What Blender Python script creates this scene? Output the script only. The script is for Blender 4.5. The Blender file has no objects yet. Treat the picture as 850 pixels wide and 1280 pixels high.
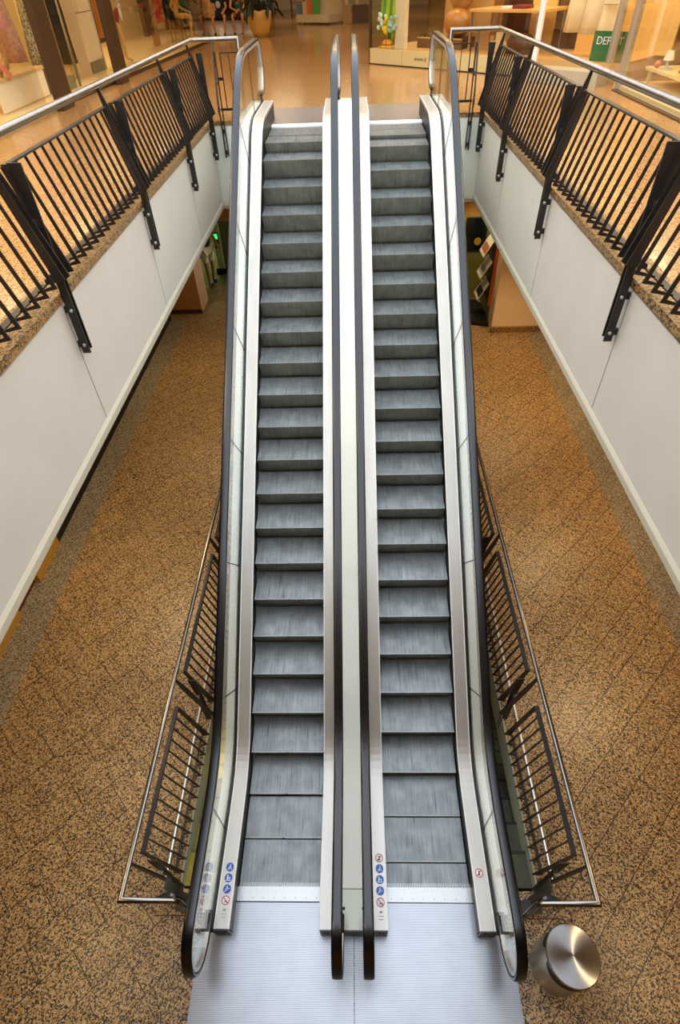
import bpy, bmesh, math, random
from mathutils import Vector, Matrix
random.seed(7)
C = bpy.context.scene.collection
R = math.radians
H = 4.54                      # height of the upper floor
T35 = math.tan(R(35))
EC = -0.0725                  # middle between the two escalators
EH = 0.6975                   # half the distance between their centre lines

# ------------------------------------------------------------------ materials
def lin(h):
    h = h.lstrip('#'); v = [int(h[i:i+2], 16)/255 for i in (0, 2, 4)]
    return tuple(c/12.92 if c <= .04045 else ((c+.055)/1.055)**2.4 for c in v) + (1,)
def mat(name, col, rough=.5, metal=0, bump=0, bscale=60, var=0, vscale=8, spec=.5, emit=None, es=0, coat=0, aniso=None, stretch=(1,1,1)):
    m = bpy.data.materials.new(name); m.use_nodes = True
    nt = m.node_tree; b = nt.nodes['Principled BSDF']
    col = lin(col) if isinstance(col, str) else col
    b.inputs['Base Color'].default_value = col
    b.inputs['Roughness'].default_value = rough; b.inputs['Metallic'].default_value = metal
    b.inputs['Specular IOR Level'].default_value = spec
    b.inputs['Coat Weight'].default_value = coat
    tc = nt.nodes.new('ShaderNodeTexCoord'); mp = nt.nodes.new('ShaderNodeMapping')
    mp.inputs['Scale'].default_value = stretch
    nt.links.new(tc.outputs['Object'], mp.inputs['Vector'])
    if var:
        n = nt.nodes.new('ShaderNodeTexNoise'); n.inputs['Scale'].default_value = vscale; n.inputs['Detail'].default_value = 4
        nt.links.new(mp.outputs[0], n.inputs['Vector'])
        mx = nt.nodes.new('ShaderNodeMix'); mx.data_type = 'RGBA'
        mr = nt.nodes.new('ShaderNodeMapRange'); mr.inputs[1].default_value = .3; mr.inputs[2].default_value = .7
        nt.links.new(n.outputs['Fac'], mr.inputs[0]); nt.links.new(mr.outputs[0], mx.inputs[0])
        mx.inputs[6].default_value = tuple(max(0, c*(1-var)) for c in col[:3]) + (1,)
        mx.inputs[7].default_value = tuple(min(1, c*(1+var)) for c in col[:3]) + (1,)
        nt.links.new(mx.outputs[2], b.inputs['Base Color'])
    if bump:
        n = nt.nodes.new('ShaderNodeTexNoise'); n.inputs['Scale'].default_value = bscale
        nt.links.new(mp.outputs[0], n.inputs['Vector'])
        bp = nt.nodes.new('ShaderNodeBump'); bp.inputs['Strength'].default_value = bump; bp.inputs['Distance'].default_value = .01
        nt.links.new(n.outputs['Fac'], bp.inputs['Height']); nt.links.new(bp.outputs[0], b.inputs['Normal'])
    if emit:
        b.inputs['Emission Color'].default_value = lin(emit); b.inputs['Emission Strength'].default_value = es
    return m

def granite(name, base, mid, dark, tiles=True, rough=.35, scale=1.0, brick=(.62, .3585), rot=-45, phase=(0, 0), joint='#1f140b', jw=.0042, amount=.5):
    m = bpy.data.materials.new(name); m.use_nodes = True
    nt = m.node_tree; N = nt.nodes; L = nt.links; b = N['Principled BSDF']
    tc = N.new('ShaderNodeTexCoord')
    def noise(s, d=3, r=.6):
        n = N.new('ShaderNodeTexNoise'); n.inputs['Scale'].default_value = s; n.inputs['Detail'].default_value = d
        n.inputs['Roughness'].default_value = r; L.new(tc.outputs['Object'], n.inputs['Vector']); return n.outputs['Fac']
    def ramp(f, a, c):
        r = N.new('ShaderNodeMapRange'); r.inputs[1].default_value = a; r.inputs[2].default_value = c; L.new(f, r.inputs[0]); return r.outputs[0]
    def mix(f, A, B):
        x = N.new('ShaderNodeMix'); x.data_type = 'RGBA'; L.new(f, x.inputs[0])
        for i, v in ((6, A), (7, B)):
            if isinstance(v, tuple): x.inputs[i].default_value = v
            else: L.new(v, x.inputs[i])
        return x.outputs[2]
    base, mid, dark = lin(base), lin(mid), lin(dark)
    def cells(sc_):
        v = N.new('ShaderNodeTexVoronoi'); v.inputs['Scale'].default_value = sc_; L.new(tc.outputs['Object'], v.inputs['Vector'])
        q = N.new('ShaderNodeSeparateColor'); L.new(v.outputs['Color'], q.inputs[0]); return q.outputs[0]
    def madd(a, b, k):
        x = N.new('ShaderNodeMath'); x.operation = 'MULTIPLY_ADD'; L.new(b, x.inputs[0]); x.inputs[1].default_value = k; L.new(a, x.inputs[2]); return x.outputs[0]
    c = mix(ramp(madd(cells(90*scale), noise(26*scale, 3), .8), .55, 1.25), base, mid)
    th = 1.12-.30*amount
    d = ramp(madd(cells(92*scale), noise(38*scale, 3, .7), 1.2), th+.19, th+.28)
    c = mix(d, c, dark)
    light = tuple(min(1, v*1.35) for v in base[:3]) + (1,)
    c = mix(ramp(noise(95*scale, 2), .60, .70), c, light)
    if tiles:
        mp = N.new('ShaderNodeMapping'); mp.inputs['Rotation'].default_value = (0, 0, R(rot)); mp.inputs['Location'].default_value = (phase[0], phase[1], 0)
        L.new(tc.outputs['Object'], mp.inputs['Vector'])
        bt = N.new('ShaderNodeTexBrick'); bt.offset = .5; bt.inputs['Scale'].default_value = 1
        bt.inputs['Brick Width'].default_value = brick[0]; bt.inputs['Row Height'].default_value = brick[1]
        bt.inputs['Mortar Size'].default_value = jw; bt.inputs['Mortar Smooth'].default_value = .2
        bt.inputs['Color1'].default_value = (.95, .95, .95, 1); bt.inputs['Color2'].default_value = (1.04, 1.04, 1.04, 1); bt.inputs['Bias'].default_value = 0
        L.new(mp.outputs[0], bt.inputs['Vector'])
        mu = N.new('ShaderNodeMix'); mu.data_type = 'RGBA'; mu.blend_type = 'MULTIPLY'; mu.inputs[0].default_value = 1
        L.new(c, mu.inputs[6]); L.new(bt.outputs['Color'], mu.inputs[7])
        c = mix(bt.outputs['Fac'], mu.outputs[2], lin(joint))
    L.new(c, b.inputs['Base Color'])
    b.inputs['Roughness'].default_value = rough
    return m

def glassy(name, tint=(.93, .97, .94, 1), refl=1.0, rough=.0, ior=1.5):
    m = bpy.data.materials.new(name); m.use_nodes = True
    nt = m.node_tree; N = nt.nodes; L = nt.links
    for n in list(N):
        if n.type != 'OUTPUT_MATERIAL': N.remove(n)
    out = [n for n in N if n.type == 'OUTPUT_MATERIAL'][0]
    t = N.new('ShaderNodeBsdfTransparent'); t.inputs[0].default_value = tint
    g = N.new('ShaderNodeBsdfGlossy'); g.inputs['Roughness'].default_value = rough; g.inputs['Color'].default_value = (refl,)*3 + (1,)
    f = N.new('ShaderNodeFresnel'); f.inputs['IOR'].default_value = ior
    geo = N.new('ShaderNodeNewGeometry')      # same Fresnel from both sides of the pane
    mm = N.new('ShaderNodeMath'); mm.operation = 'SUBTRACT'; mm.inputs[0].default_value = 1
    inv = N.new('ShaderNodeMix'); inv.data_type = 'FLOAT'
    inv.inputs[2].default_value = ior; inv.inputs[3].default_value = 1/ior
    L.new(geo.outputs['Backfacing'], inv.inputs[0]); L.new(inv.outputs[0], f.inputs['IOR'])
    x = N.new('ShaderNodeMixShader'); L.new(f.outputs[0], x.inputs[0]); L.new(t.outputs[0], x.inputs[1]); L.new(g.outputs[0], x.inputs[2])
    L.new(x.outputs[0], out.inputs[0])
    return m

def step_mat(name, b0, b1, sx=60):
    m = bpy.data.materials.new(name); m.use_nodes = True
    nt = m.node_tree; N = nt.nodes; L = nt.links; b = N['Principled BSDF']
    tc = N.new('ShaderNodeTexCoord'); mp = N.new('ShaderNodeMapping'); mp.inputs['Scale'].default_value = (sx, 3, 3)
    oi = N.new('ShaderNodeObjectInfo'); ad = N.new('ShaderNodeVectorMath'); ad.operation = 'ADD'
    ml = N.new('ShaderNodeMath'); ml.operation = 'MULTIPLY'; ml.inputs[1].default_value = 40; L.new(oi.outputs['Random'], ml.inputs[0])
    L.new(tc.outputs['Object'], ad.inputs[0]); L.new(ml.outputs[0], ad.inputs[1]); L.new(ad.outputs[0], mp.inputs[0])
    n = N.new('ShaderNodeTexNoise'); n.inputs['Scale'].default_value = 1; n.inputs['Detail'].default_value = 5; L.new(mp.outputs[0], n.inputs['Vector'])
    cr = N.new('ShaderNodeValToRGB'); e = cr.color_ramp.elements
    e[0].position = .20; e[0].color = lin('#33383a'); e[1].position = .70; e[1].color = lin(b1)
    x = cr.color_ramp.elements.new(.37); x.color = lin(b0)
    L.new(n.outputs['Fac'], cr.inputs[0])
    n2 = N.new('ShaderNodeTexNoise'); n2.inputs['Scale'].default_value = 7; n2.inputs['Detail'].default_value = 6; L.new(ad.outputs[0], n2.inputs['Vector'])
    mr = N.new('ShaderNodeMapRange'); mr.inputs[1].default_value = .35; mr.inputs[2].default_value = .65; mr.inputs[3].default_value = .75; mr.inputs[4].default_value = 1.05
    L.new(n2.outputs['Fac'], mr.inputs[0])
    mu = N.new('ShaderNodeMix'); mu.data_type = 'RGBA'; mu.blend_type = 'MULTIPLY'; mu.inputs[0].default_value = 1
    L.new(cr.outputs[0], mu.inputs[6]); L.new(mr.outputs[0], mu.inputs[7]); L.new(mu.outputs[2], b.inputs['Base Color'])
    b.inputs['Metallic'].default_value = .35; b.inputs['Roughness'].default_value = .42
    return m

def striped(name, a, c, period, axis=1, rough=.3, metal=.9, duty=.5, var=.08):
    m = mat(name, a, rough, metal); nt = m.node_tree; N = nt.nodes; L = nt.links; b = N['Principled BSDF']
    tc = N.new('ShaderNodeTexCoord'); sp = N.new('ShaderNodeSeparateXYZ'); L.new(tc.outputs['Object'], sp.inputs[0])
    d = N.new('ShaderNodeMath'); d.operation = 'DIVIDE'; d.inputs[1].default_value = period; L.new(sp.outputs[axis], d.inputs[0])
    f = N.new('ShaderNodeMath'); f.operation = 'FRACT'; L.new(d.outputs[0], f.inputs[0])
    g = N.new('ShaderNodeMath'); g.operation = 'LESS_THAN'; g.inputs[1].default_value = duty; L.new(f.outputs[0], g.inputs[0])
    x = N.new('ShaderNodeMix'); x.data_type = 'RGBA'; L.new(g.outputs[0], x.inputs[0]); x.inputs[6].default_value = lin(a); x.inputs[7].default_value = lin(c)
    n = N.new('ShaderNodeTexNoise'); n.inputs['Scale'].default_value = 5; n.inputs['Detail'].default_value = 5; L.new(tc.outputs['Object'], n.inputs['Vector'])
    mr = N.new('ShaderNodeMapRange'); mr.inputs[3].default_value = 1-var*2; mr.inputs[4].default_value = 1+var; L.new(n.outputs['Fac'], mr.inputs[0])
    mu = N.new('ShaderNodeMix'); mu.data_type = 'RGBA'; mu.blend_type = 'MULTIPLY'; mu.inputs[0].default_value = 1
    L.new(x.outputs[2], mu.inputs[6]); L.new(mr.outputs[0], mu.inputs[7]); L.new(mu.outputs[2], b.inputs['Base Color'])
    return m

M = dict(
    granite=granite('granite_pavers', '#caa878', '#92703f', '#1d130b', phase=(.1, -.17), rough=.38),
    granite_band=granite('granite_border', '#a89c84', '#8a7f68', '#3a3228', phase=(.1, -.17), brick=(3, .3585), jw=.003, joint='#3a2c1c', rough=.45, amount=.4),
    granite_up=granite('granite_upper', '#c79d68', '#ab7f4c', '#7a5430', rot=0, brick=(.9, .6), jw=.003, joint='#a07a50', rough=.16, scale=1.1, amount=.3),
    granite_edge=granite('granite_edge', '#b78e58', '#94703e', '#31261a', tiles=False, rough=.4),
    white=mat('white_panel', '#d6d1c7', .55, var=.03, vscale=2.5),
    cream=mat('cream_trim', '#c9c2ae', .5),
    black=mat('black_gap', '#0b0a09', .6),
    steel_dark=mat('dark_painted_steel', '#2f2b28', .38, .3, var=.12, vscale=6),
    stainless=mat('stainless_tube', '#8e8982', .26, 1.0, var=.05, vscale=12),
    brushed=mat('brushed_steel', '#c6c6c4', .28, 1.0, var=.06, vscale=30, stretch=(1, 1, .05)),
    alu=mat('aluminium_deck', '#bfbab1', .36, .5, var=.05, vscale=18, stretch=(1, .1, .1)),
    alu_dull=mat('aluminium_dull', '#b9b9b7', .35, .7, var=.08, vscale=14, stretch=(12, .2, .2)),
    deck_white=mat('white_cover', '#fdfdf8', .6, 0, spec=.3),
    deck_pale=mat('pale_cover', '#e9eee0', .3, 0),
    skirt=mat('dark_skirt', '#171614', .45, .2, var=.2, vscale=12),
    rubber=mat('black_handrail_rubber', '#08080a', .26, 0, spec=.55),
    gasket=mat('black_gasket', '#101010', .5),
    step=step_mat('step_metal', '#868b8b', '#9da2a1'), riser=step_mat('riser_reflect_tint', '#8d8d7c', '#a3a391', 90), edge=mat('worn_step_edge', '#a3a6a3', .35, .4),  # riser: same metal, with reflected olive light put into its colour
    plate=striped('ribbed_landing_plate', '#a9abae', '#838589', .0118, 1, .3, .75, .35),
    plate_top=striped('ribbed_top_plate', '#b0a9a6', '#969090', .02, 1, .3, .6, .35),
    glass=glassy('balustrade_glass'),
    glass_green=glassy('green_glass', (.80, .90, .82, 1)),
    shopglass=glassy('shop_glass', (.96, .96, .95, 1), ior=1.45),
    concrete=mat('underside_grey', '#5a554d', .8),
)

# ------------------------------------------------------------------ mesh helpers
def obj(name, bm, m, parent=None, smooth=False, loc=None):
    me = bpy.data.meshes.new(name)
    bmesh.ops.recalc_face_normals(bm, faces=bm.faces[:])
    bm.to_mesh(me); bm.free()
    for x in (m if isinstance(m, (list, tuple)) else [m]): me.materials.append(x)
    if smooth:
        for p in me.polygons: p.use_smooth = True
    o = bpy.data.objects.new(name, me); C.objects.link(o)
    if parent: o.parent = parent
    if loc is not None: o.location = loc
    return o
def smooth_by_angle(o, deg=35):
    me = o.data
    for p in me.polygons: p.use_smooth = True
    bm = bmesh.new(); bm.from_mesh(me)
    for e in bm.edges:
        if len(e.link_faces) == 2 and e.calc_face_angle(0) > R(deg): e.smooth = False
    bm.to_mesh(me); bm.free(); return o
def thing(name, label, cat, loc=(0, 0, 0), rz=0, group=None):
    o = bpy.data.objects.new(name, None); C.objects.link(o); o.empty_display_size = .1
    o.location = loc; o.rotation_euler = (0, 0, rz); o['label'] = label; o['category'] = cat
    if group: o['group'] = group
    return o
def tag(o, label, cat, group=None, kind=None):
    o['label'] = label; o['category'] = cat
    if group: o['group'] = group
    if kind: o['kind'] = kind
    return o
def struct(name, bm, m, parent=None, **k):
    o = obj(name, bm, m, parent, **k)
    if not parent: o['kind'] = 'structure'
    return o
def box(bm, c, s, rz=0, mi=0, mx=None):
    r = bmesh.ops.create_cube(bm, size=1)
    mm = (mx or Matrix.Identity(4)) @ Matrix.Translation(c) @ Matrix.Rotation(rz, 4, 'Z') @ Matrix.Diagonal((s[0], s[1], s[2], 1))
    bmesh.ops.transform(bm, matrix=mm, verts=r['verts'])
    for f in {f for v in r['verts'] for f in v.link_faces}: f.material_index = mi
    return r['verts']
def bxs(lo, hi, bm=None):
    bm = bm or bmesh.new()
    box(bm, [(a+b)/2 for a, b in zip(lo, hi)], [b-a for a, b in zip(lo, hi)]); return bm
def prism(bm, pts, d0, d1, ax='x', mx=None, mi=0):
    """polygon pts (in the two other axes, cyclic order) extruded between d0 and d1 along ax"""
    def P(a, b, d):
        v = {'x': (d, a, b), 'y': (a, d, b), 'z': (a, b, d)}[ax]
        return (mx @ Vector(v)) if mx else Vector(v)
    A = [bm.verts.new(P(a, b, d0)) for a, b in pts]; B = [bm.verts.new(P(a, b, d1)) for a, b in pts]
    n = len(pts); fs = [bm.faces.new(A[::-1]), bm.faces.new(B)]
    for i in range(n): fs.append(bm.faces.new((A[i], A[(i+1) % n], B[(i+1) % n], B[i])))
    for f in fs: f.material_index = mi
    return bm
def strip(bm, rows, close=True, caps=True, mi=0):
    """rows: list of cross sections (lists of points, same count); skin them"""
    V = [[bm.verts.new(p) for p in r] for r in rows]
    n = len(rows[0])
    for a, b in zip(V, V[1:]):
        for i in range(n if close else n-1):
            f = bm.faces.new((a[i], a[(i+1) % n], b[(i+1) % n], b[i])); f.material_index = mi
    if caps and close:
        f = bm.faces.new(V[0][::-1]); f.material_index = mi; f = bm.faces.new(V[-1]); f.material_index = mi
    return bm
def tube(bm, pts, r, n=12, mx=None, caps=True, mi=0):
    pts = [Vector(p) for p in pts]
    rr = r if isinstance(r, (list, tuple)) else [r]*len(pts)
    rows = []; up = None
    for i, p in enumerate(pts):
        if i == 0: t = pts[1]-p
        elif i == len(pts)-1: t = p-pts[i-1]
        else: t = (pts[i+1]-p).normalized()+(p-pts[i-1]).normalized()
        t.normalize()
        if up is None: up = Vector((0, 0, 1)) if abs(t.z) < .9 else Vector((1, 0, 0))
        a = t.cross(up).normalized(); b = a.cross(t).normalized(); up = b
        k = 1
        if 0 < i < len(pts)-1:
            c = (pts[i+1]-p).normalized().dot((p-pts[i-1]).normalized()); k = 1/max(.5, math.sqrt((1+c)/2))
            m = ((pts[i+1]-p).normalized()-(p-pts[i-1]).normalized())
            m = m.normalized() if m.length > 1e-5 else None
        else: m = None
        ring = []
        for j in range(n):
            an = 2*math.pi*j/n; v = a*math.cos(an)*rr[i]+b*math.sin(an)*rr[i]
            if m is not None: v += m*(v.dot(m))*(k-1)
            q = p+v; ring.append((mx @ q) if mx else q)
        rows.append(ring)
    return strip(bm, rows, caps=caps, mi=mi)
def lathe(bm, prof, n=32, c=(0, 0, 0), mi=0, mx=None):
    rows = []
    for r, z in prof:
        row = []
        for j in range(n):
            v = Vector((c[0]+r*math.cos(2*math.pi*j/n), c[1]+r*math.sin(2*math.pi*j/n), c[2]+z))
            row.append(mx @ v if mx else v)
        rows.append(row)
    return strip(bm, rows, mi=mi)
def ball(bm, c, r, s=(1, 1, 1), u=16, v=10, mi=0, rot=None):
    q = bmesh.ops.create_uvsphere(bm, u_segments=u, v_segments=v, radius=r)
    m = Matrix.Translation(c) @ (rot or Matrix.Identity(4)) @ Matrix.Diagonal((s[0], s[1], s[2], 1))
    bmesh.ops.transform(bm, matrix=m, verts=q['verts'])
    for f in {f for w in q['verts'] for f in w.link_faces}: f.material_index = mi
def copy_tree(o, parent=None):
    c = o.copy(); C.objects.link(c)
    if parent: c.parent = parent
    for ch in list(o.children): copy_tree(ch, c)
    return c
def text_mesh(s, size, m, parent, loc, rot, name='lettering', depth=.003, label=None):
    cu = bpy.data.curves.new(name, 'FONT'); cu.body = s; cu.size = size; cu.extrude = depth; cu.align_x = 'LEFT'
    t = bpy.data.objects.new(name, cu); C.objects.link(t)
    dg = bpy.context.evaluated_depsgraph_get(); me = bpy.data.meshes.new_from_object(t.evaluated_get(dg))
    bpy.data.objects.remove(t); bpy.data.curves.remove(cu)
    me.materials.clear(); me.materials.append(m)
    o = bpy.data.objects.new(name, me); C.objects.link(o); o.parent = parent; o.location = loc; o.rotation_euler = rot
    if label: o['label'] = label
    return o

# ------------------------------------------------------------------ camera
def look(pitch, yaw, roll):
    c, s = math.cos(yaw), math.sin(yaw)
    F = Vector((s*math.cos(pitch), c*math.cos(pitch), -math.sin(pitch))); Rt = Vector((c, -s, 0)); U = Rt.cross(F)
    r2 = Rt*math.cos(roll)+U*math.sin(roll); u2 = -Rt*math.sin(roll)+U*math.cos(roll)
    return Matrix(((r2.x, u2.x, -F.x, 0), (r2.y, u2.y, -F.y, 0), (r2.z, u2.z, -F.z, 6.2), (0, 0, 0, 1)))
cam = bpy.data.objects.new('camera', bpy.data.cameras.new('camera')); C.objects.link(cam)
cam.matrix_world = look(R(44.8103), R(-2.42192), R(-2.46245))
cam.data.sensor_fit = 'VERTICAL'; cam.data.sensor_height = 36; cam.data.lens = 688.17/1280*36
cam.data.clip_start = .05; cam.data.clip_end = 200
bpy.context.scene.camera = cam

# ------------------------------------------------------------------ the escalator profile (y, z)
def prof(y, hf, oi, Rr):
    k1 = 2.02+(hf-oi)/T35; k2 = 2.02+(H+hf-oi)/T35; tl = Rr*math.tan(R(17.5)); tc = tl*math.cos(R(35))
    if y <= k1-tl: return hf
    if y < k1+tc: return hf+Rr-math.sqrt(Rr*Rr-(y-k1+tl)**2)
    if y <= k2-tc: return oi+T35*(y-2.02)
    if y < k2+tl: return H+hf-Rr+math.sqrt(max(0, Rr*Rr-(k2+tl-y)**2))
    return H+hf
def pts(a, b, hf, oi, Rr=1.0, n=9):
    k1 = 2.02+(hf-oi)/T35; k2 = 2.02+(H+hf-oi)/T35; tl = Rr*math.tan(R(17.5)); tc = tl*math.cos(R(35))
    ys = [a, b]+[k1-tl+(tl+tc)*i/n for i in range(n+1)]+[k2-tc+(tl+tc)*i/n for i in range(n+1)]
    ys = sorted(y for y in set(ys) if a <= y <= b)
    return [(y, prof(y, hf, oi, Rr)) for y in ys]
def band(bm, x0, x1, a, b, top, bot, Rr=1.0):
    """solid between two profile curves"""
    A = pts(a, b, *top, Rr); ys = sorted(set([y for y, z in A]+[y for y, z in pts(a, b, *bot, Rr)]))
    rows = []
    for y in ys:
        zt, zb = prof(y, *top, Rr), prof(y, *bot, Rr)
        rows.append([(x0, y, zb), (x1, y, zb), (x1, y, zt), (x0, y, zt)])
    return strip(bm, rows)
def sec_path(P, sect):
    """sweep section (x, n) along path P of (y, z)"""
    rows = []
    for i, p in enumerate(P):
        a = P[max(0, i-1)]; b = P[min(len(P)-1, i+1)]
        ty, tz = b[0]-a[0], b[1]-a[1]; l = math.hypot(ty, tz); ty, tz = ty/l, tz/l
        ny, nz = -tz, ty
        rows.append([(sx, p[0]+ny*sn, p[1]+nz*sn) for sx, sn in sect])
    return rows
DECK = (.25, .1); RAIL = (.95, .95); RR = 1.5
YB, YT, NR = .79, 10.2, .31          # newel centres and radius
def rail_path(off=0, ends=True):
    r = NR-off
    P = []
    if ends: P += [(.93, .95-2*NR+off), (.88, .95-2*NR+off)]
    P += [(YB-r*math.cos(R(t)), .95-NR+r*math.sin(R(t))) for t in range(-90, 90, 12)]
    P += [(y, z-off*(1 if (y < 1.6 or y > 9.2) else 1.15)) for y, z in pts(YB, YT, *RAIL, RR, 12)]
    P += [(YT+r*math.cos(R(t)), H+.95-NR+r*math.sin(R(t))) for t in range(78, -91, -12)]
    if ends: P += [(10.11, H+.95-2*NR+off), (10.06, H+.95-2*NR+off)]
    return P

def step_mesh(split):
    bm = bmesh.new(); W = .782; n = 49; p = W/n
    tread = [(0, 0), (.40, 0)]
    ris = [(-.0, -.004), (.004, -.03), (.018, -.08), (.04, -.14), (.066, -.20), (.085, -.235)]
    def sec(d):
        P = [(.394, -d), (.012+d*.9, -d), (.0+d*.9, -d)]
        P += [(y+d*.9, z-d*.2) for y, z in ris]
        P += [(.12, -.24), (.394, -.05)]
        return P
    for i in range(n):
        x0 = -W/2+i*p
        cut = split and i == 24; p_ = .9 if cut else 0
        for a, b, d in ((x0, x0+p*.58, .013 if cut else 0), (x0+p*.58, x0+p, .009)):
            P = sec(d)
            strip(bm, [[(a, y, z) for y, z in P], [(b, y, z) for y, z in P]])
    for f in bm.faces:
        n_ = f.normal; f.normal_update(); c_ = f.calc_center_median()
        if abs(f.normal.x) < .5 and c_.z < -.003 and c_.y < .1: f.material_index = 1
        elif abs(f.normal.x) < .5 and c_.y < .014 and c_.z > -.004: f.material_index = 2
    bmesh.ops.remove_doubles(bm, verts=bm.verts[:], dist=1e-5)
    return bm

ICON = {}
def disc(bm, r, z, h, n=28):
    lathe(bm, [(0.0001, z), (r, z), (r, z+h), (0.0001, z+h)], n)
blue = mat('sign_blue', '#1e56b5', .4); red = mat('sign_red', '#b5292b', .4); swhite = mat('sign_white', '#e9e9ea', .4); sink = mat('sign_ink', '#1c1c22', .5)
sgrey = mat('sign_text_grey', '#8a8f9a', .5)
def safety_sign(kind, parent, loc, rot):
    o = bmesh.new(); r = .036
    disc(o, r, 0, .0015)
    base = obj('safety_sign', o, blue if kind in 'hcf' else swhite, parent, loc=loc); base.rotation_euler = rot
    g = bmesh.new(); z = .0016; h = .0009; q_ = 1.2
    def bar(x0, y0, x1, y1, w):
        dx, dy = x1-x0, y1-y0; l = math.hypot(dx, dy); a = math.atan2(dy, dx)
        box(g, ((x0+x1)/2*q_, (y0+y1)/2*q_, z+h/2), (l*q_, w*q_, h), a)
    def dot(x, y, rr):
        q = bmesh.ops.create_cone(g, cap_ends=True, segments=14, radius1=rr*q_, radius2=rr*q_, depth=h)
        bmesh.ops.translate(g, vec=(x*q_, y*q_, z+h/2), verts=q['verts'])
    if kind == 'h':      # hold the handrail
        dot(.004, .015, .0045); bar(.003, .009, -.002, -.008, .009); bar(-.012, -.004, .018, -.014, .004); bar(.004, .004, .014, -.004, .003); bar(-.002, -.008, -.012, -.018, .004)
    elif kind == 'c':    # hold children
        dot(-.007, .015, .0045); bar(-.007, .010, -.008, -.012, .010); dot(.010, .003, .0035); bar(.010, -.001, .010, -.012, .007); bar(-.018, -.016, .018, -.016, .004); bar(-.004, .006, .009, -.001, .003)
    elif kind == 'f':    # carry the dog
        dot(-.001, .016, .0045); bar(-.001, .010, 0, -.006, .010); bar(-.018, -.016, .018, .004, .005); bar(-.012, -.002, .012, -.002, .006)
    elif kind == 'p':    # no prams
        bar(-.010, .010, .004, -.006, .004); bar(-.006, -.006, .012, -.006, .007); dot(-.004, -.014, .003); dot(.009, -.014, .003)
    elif kind == 'b':    # no boots
        bar(0, .014, 0, -.008, .009); bar(-.010, -.012, .006, -.012, .008)
    obj('pictogram', g, swhite if kind in 'hcf' else sink, base)
    if kind in 'pb':
        rg = bmesh.new(); R0, R1 = .029, .036
        rows = []
        for j in range(33):
            a = 2*math.pi*j/32; rows.append([(R0*math.cos(a), R0*math.sin(a), .0016), (R1*math.cos(a), R1*math.sin(a), .0016), (R1*math.cos(a), R1*math.sin(a), .0028), (R0*math.cos(a), R0*math.sin(a), .0028)])
        strip(rg, rows, caps=False); box(rg, (0, 0, .0023), (.06, .006, .0012), R(-45 if kind == 'p' else 45))
        obj('prohibition_ring', rg, red, base)
    return base

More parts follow.
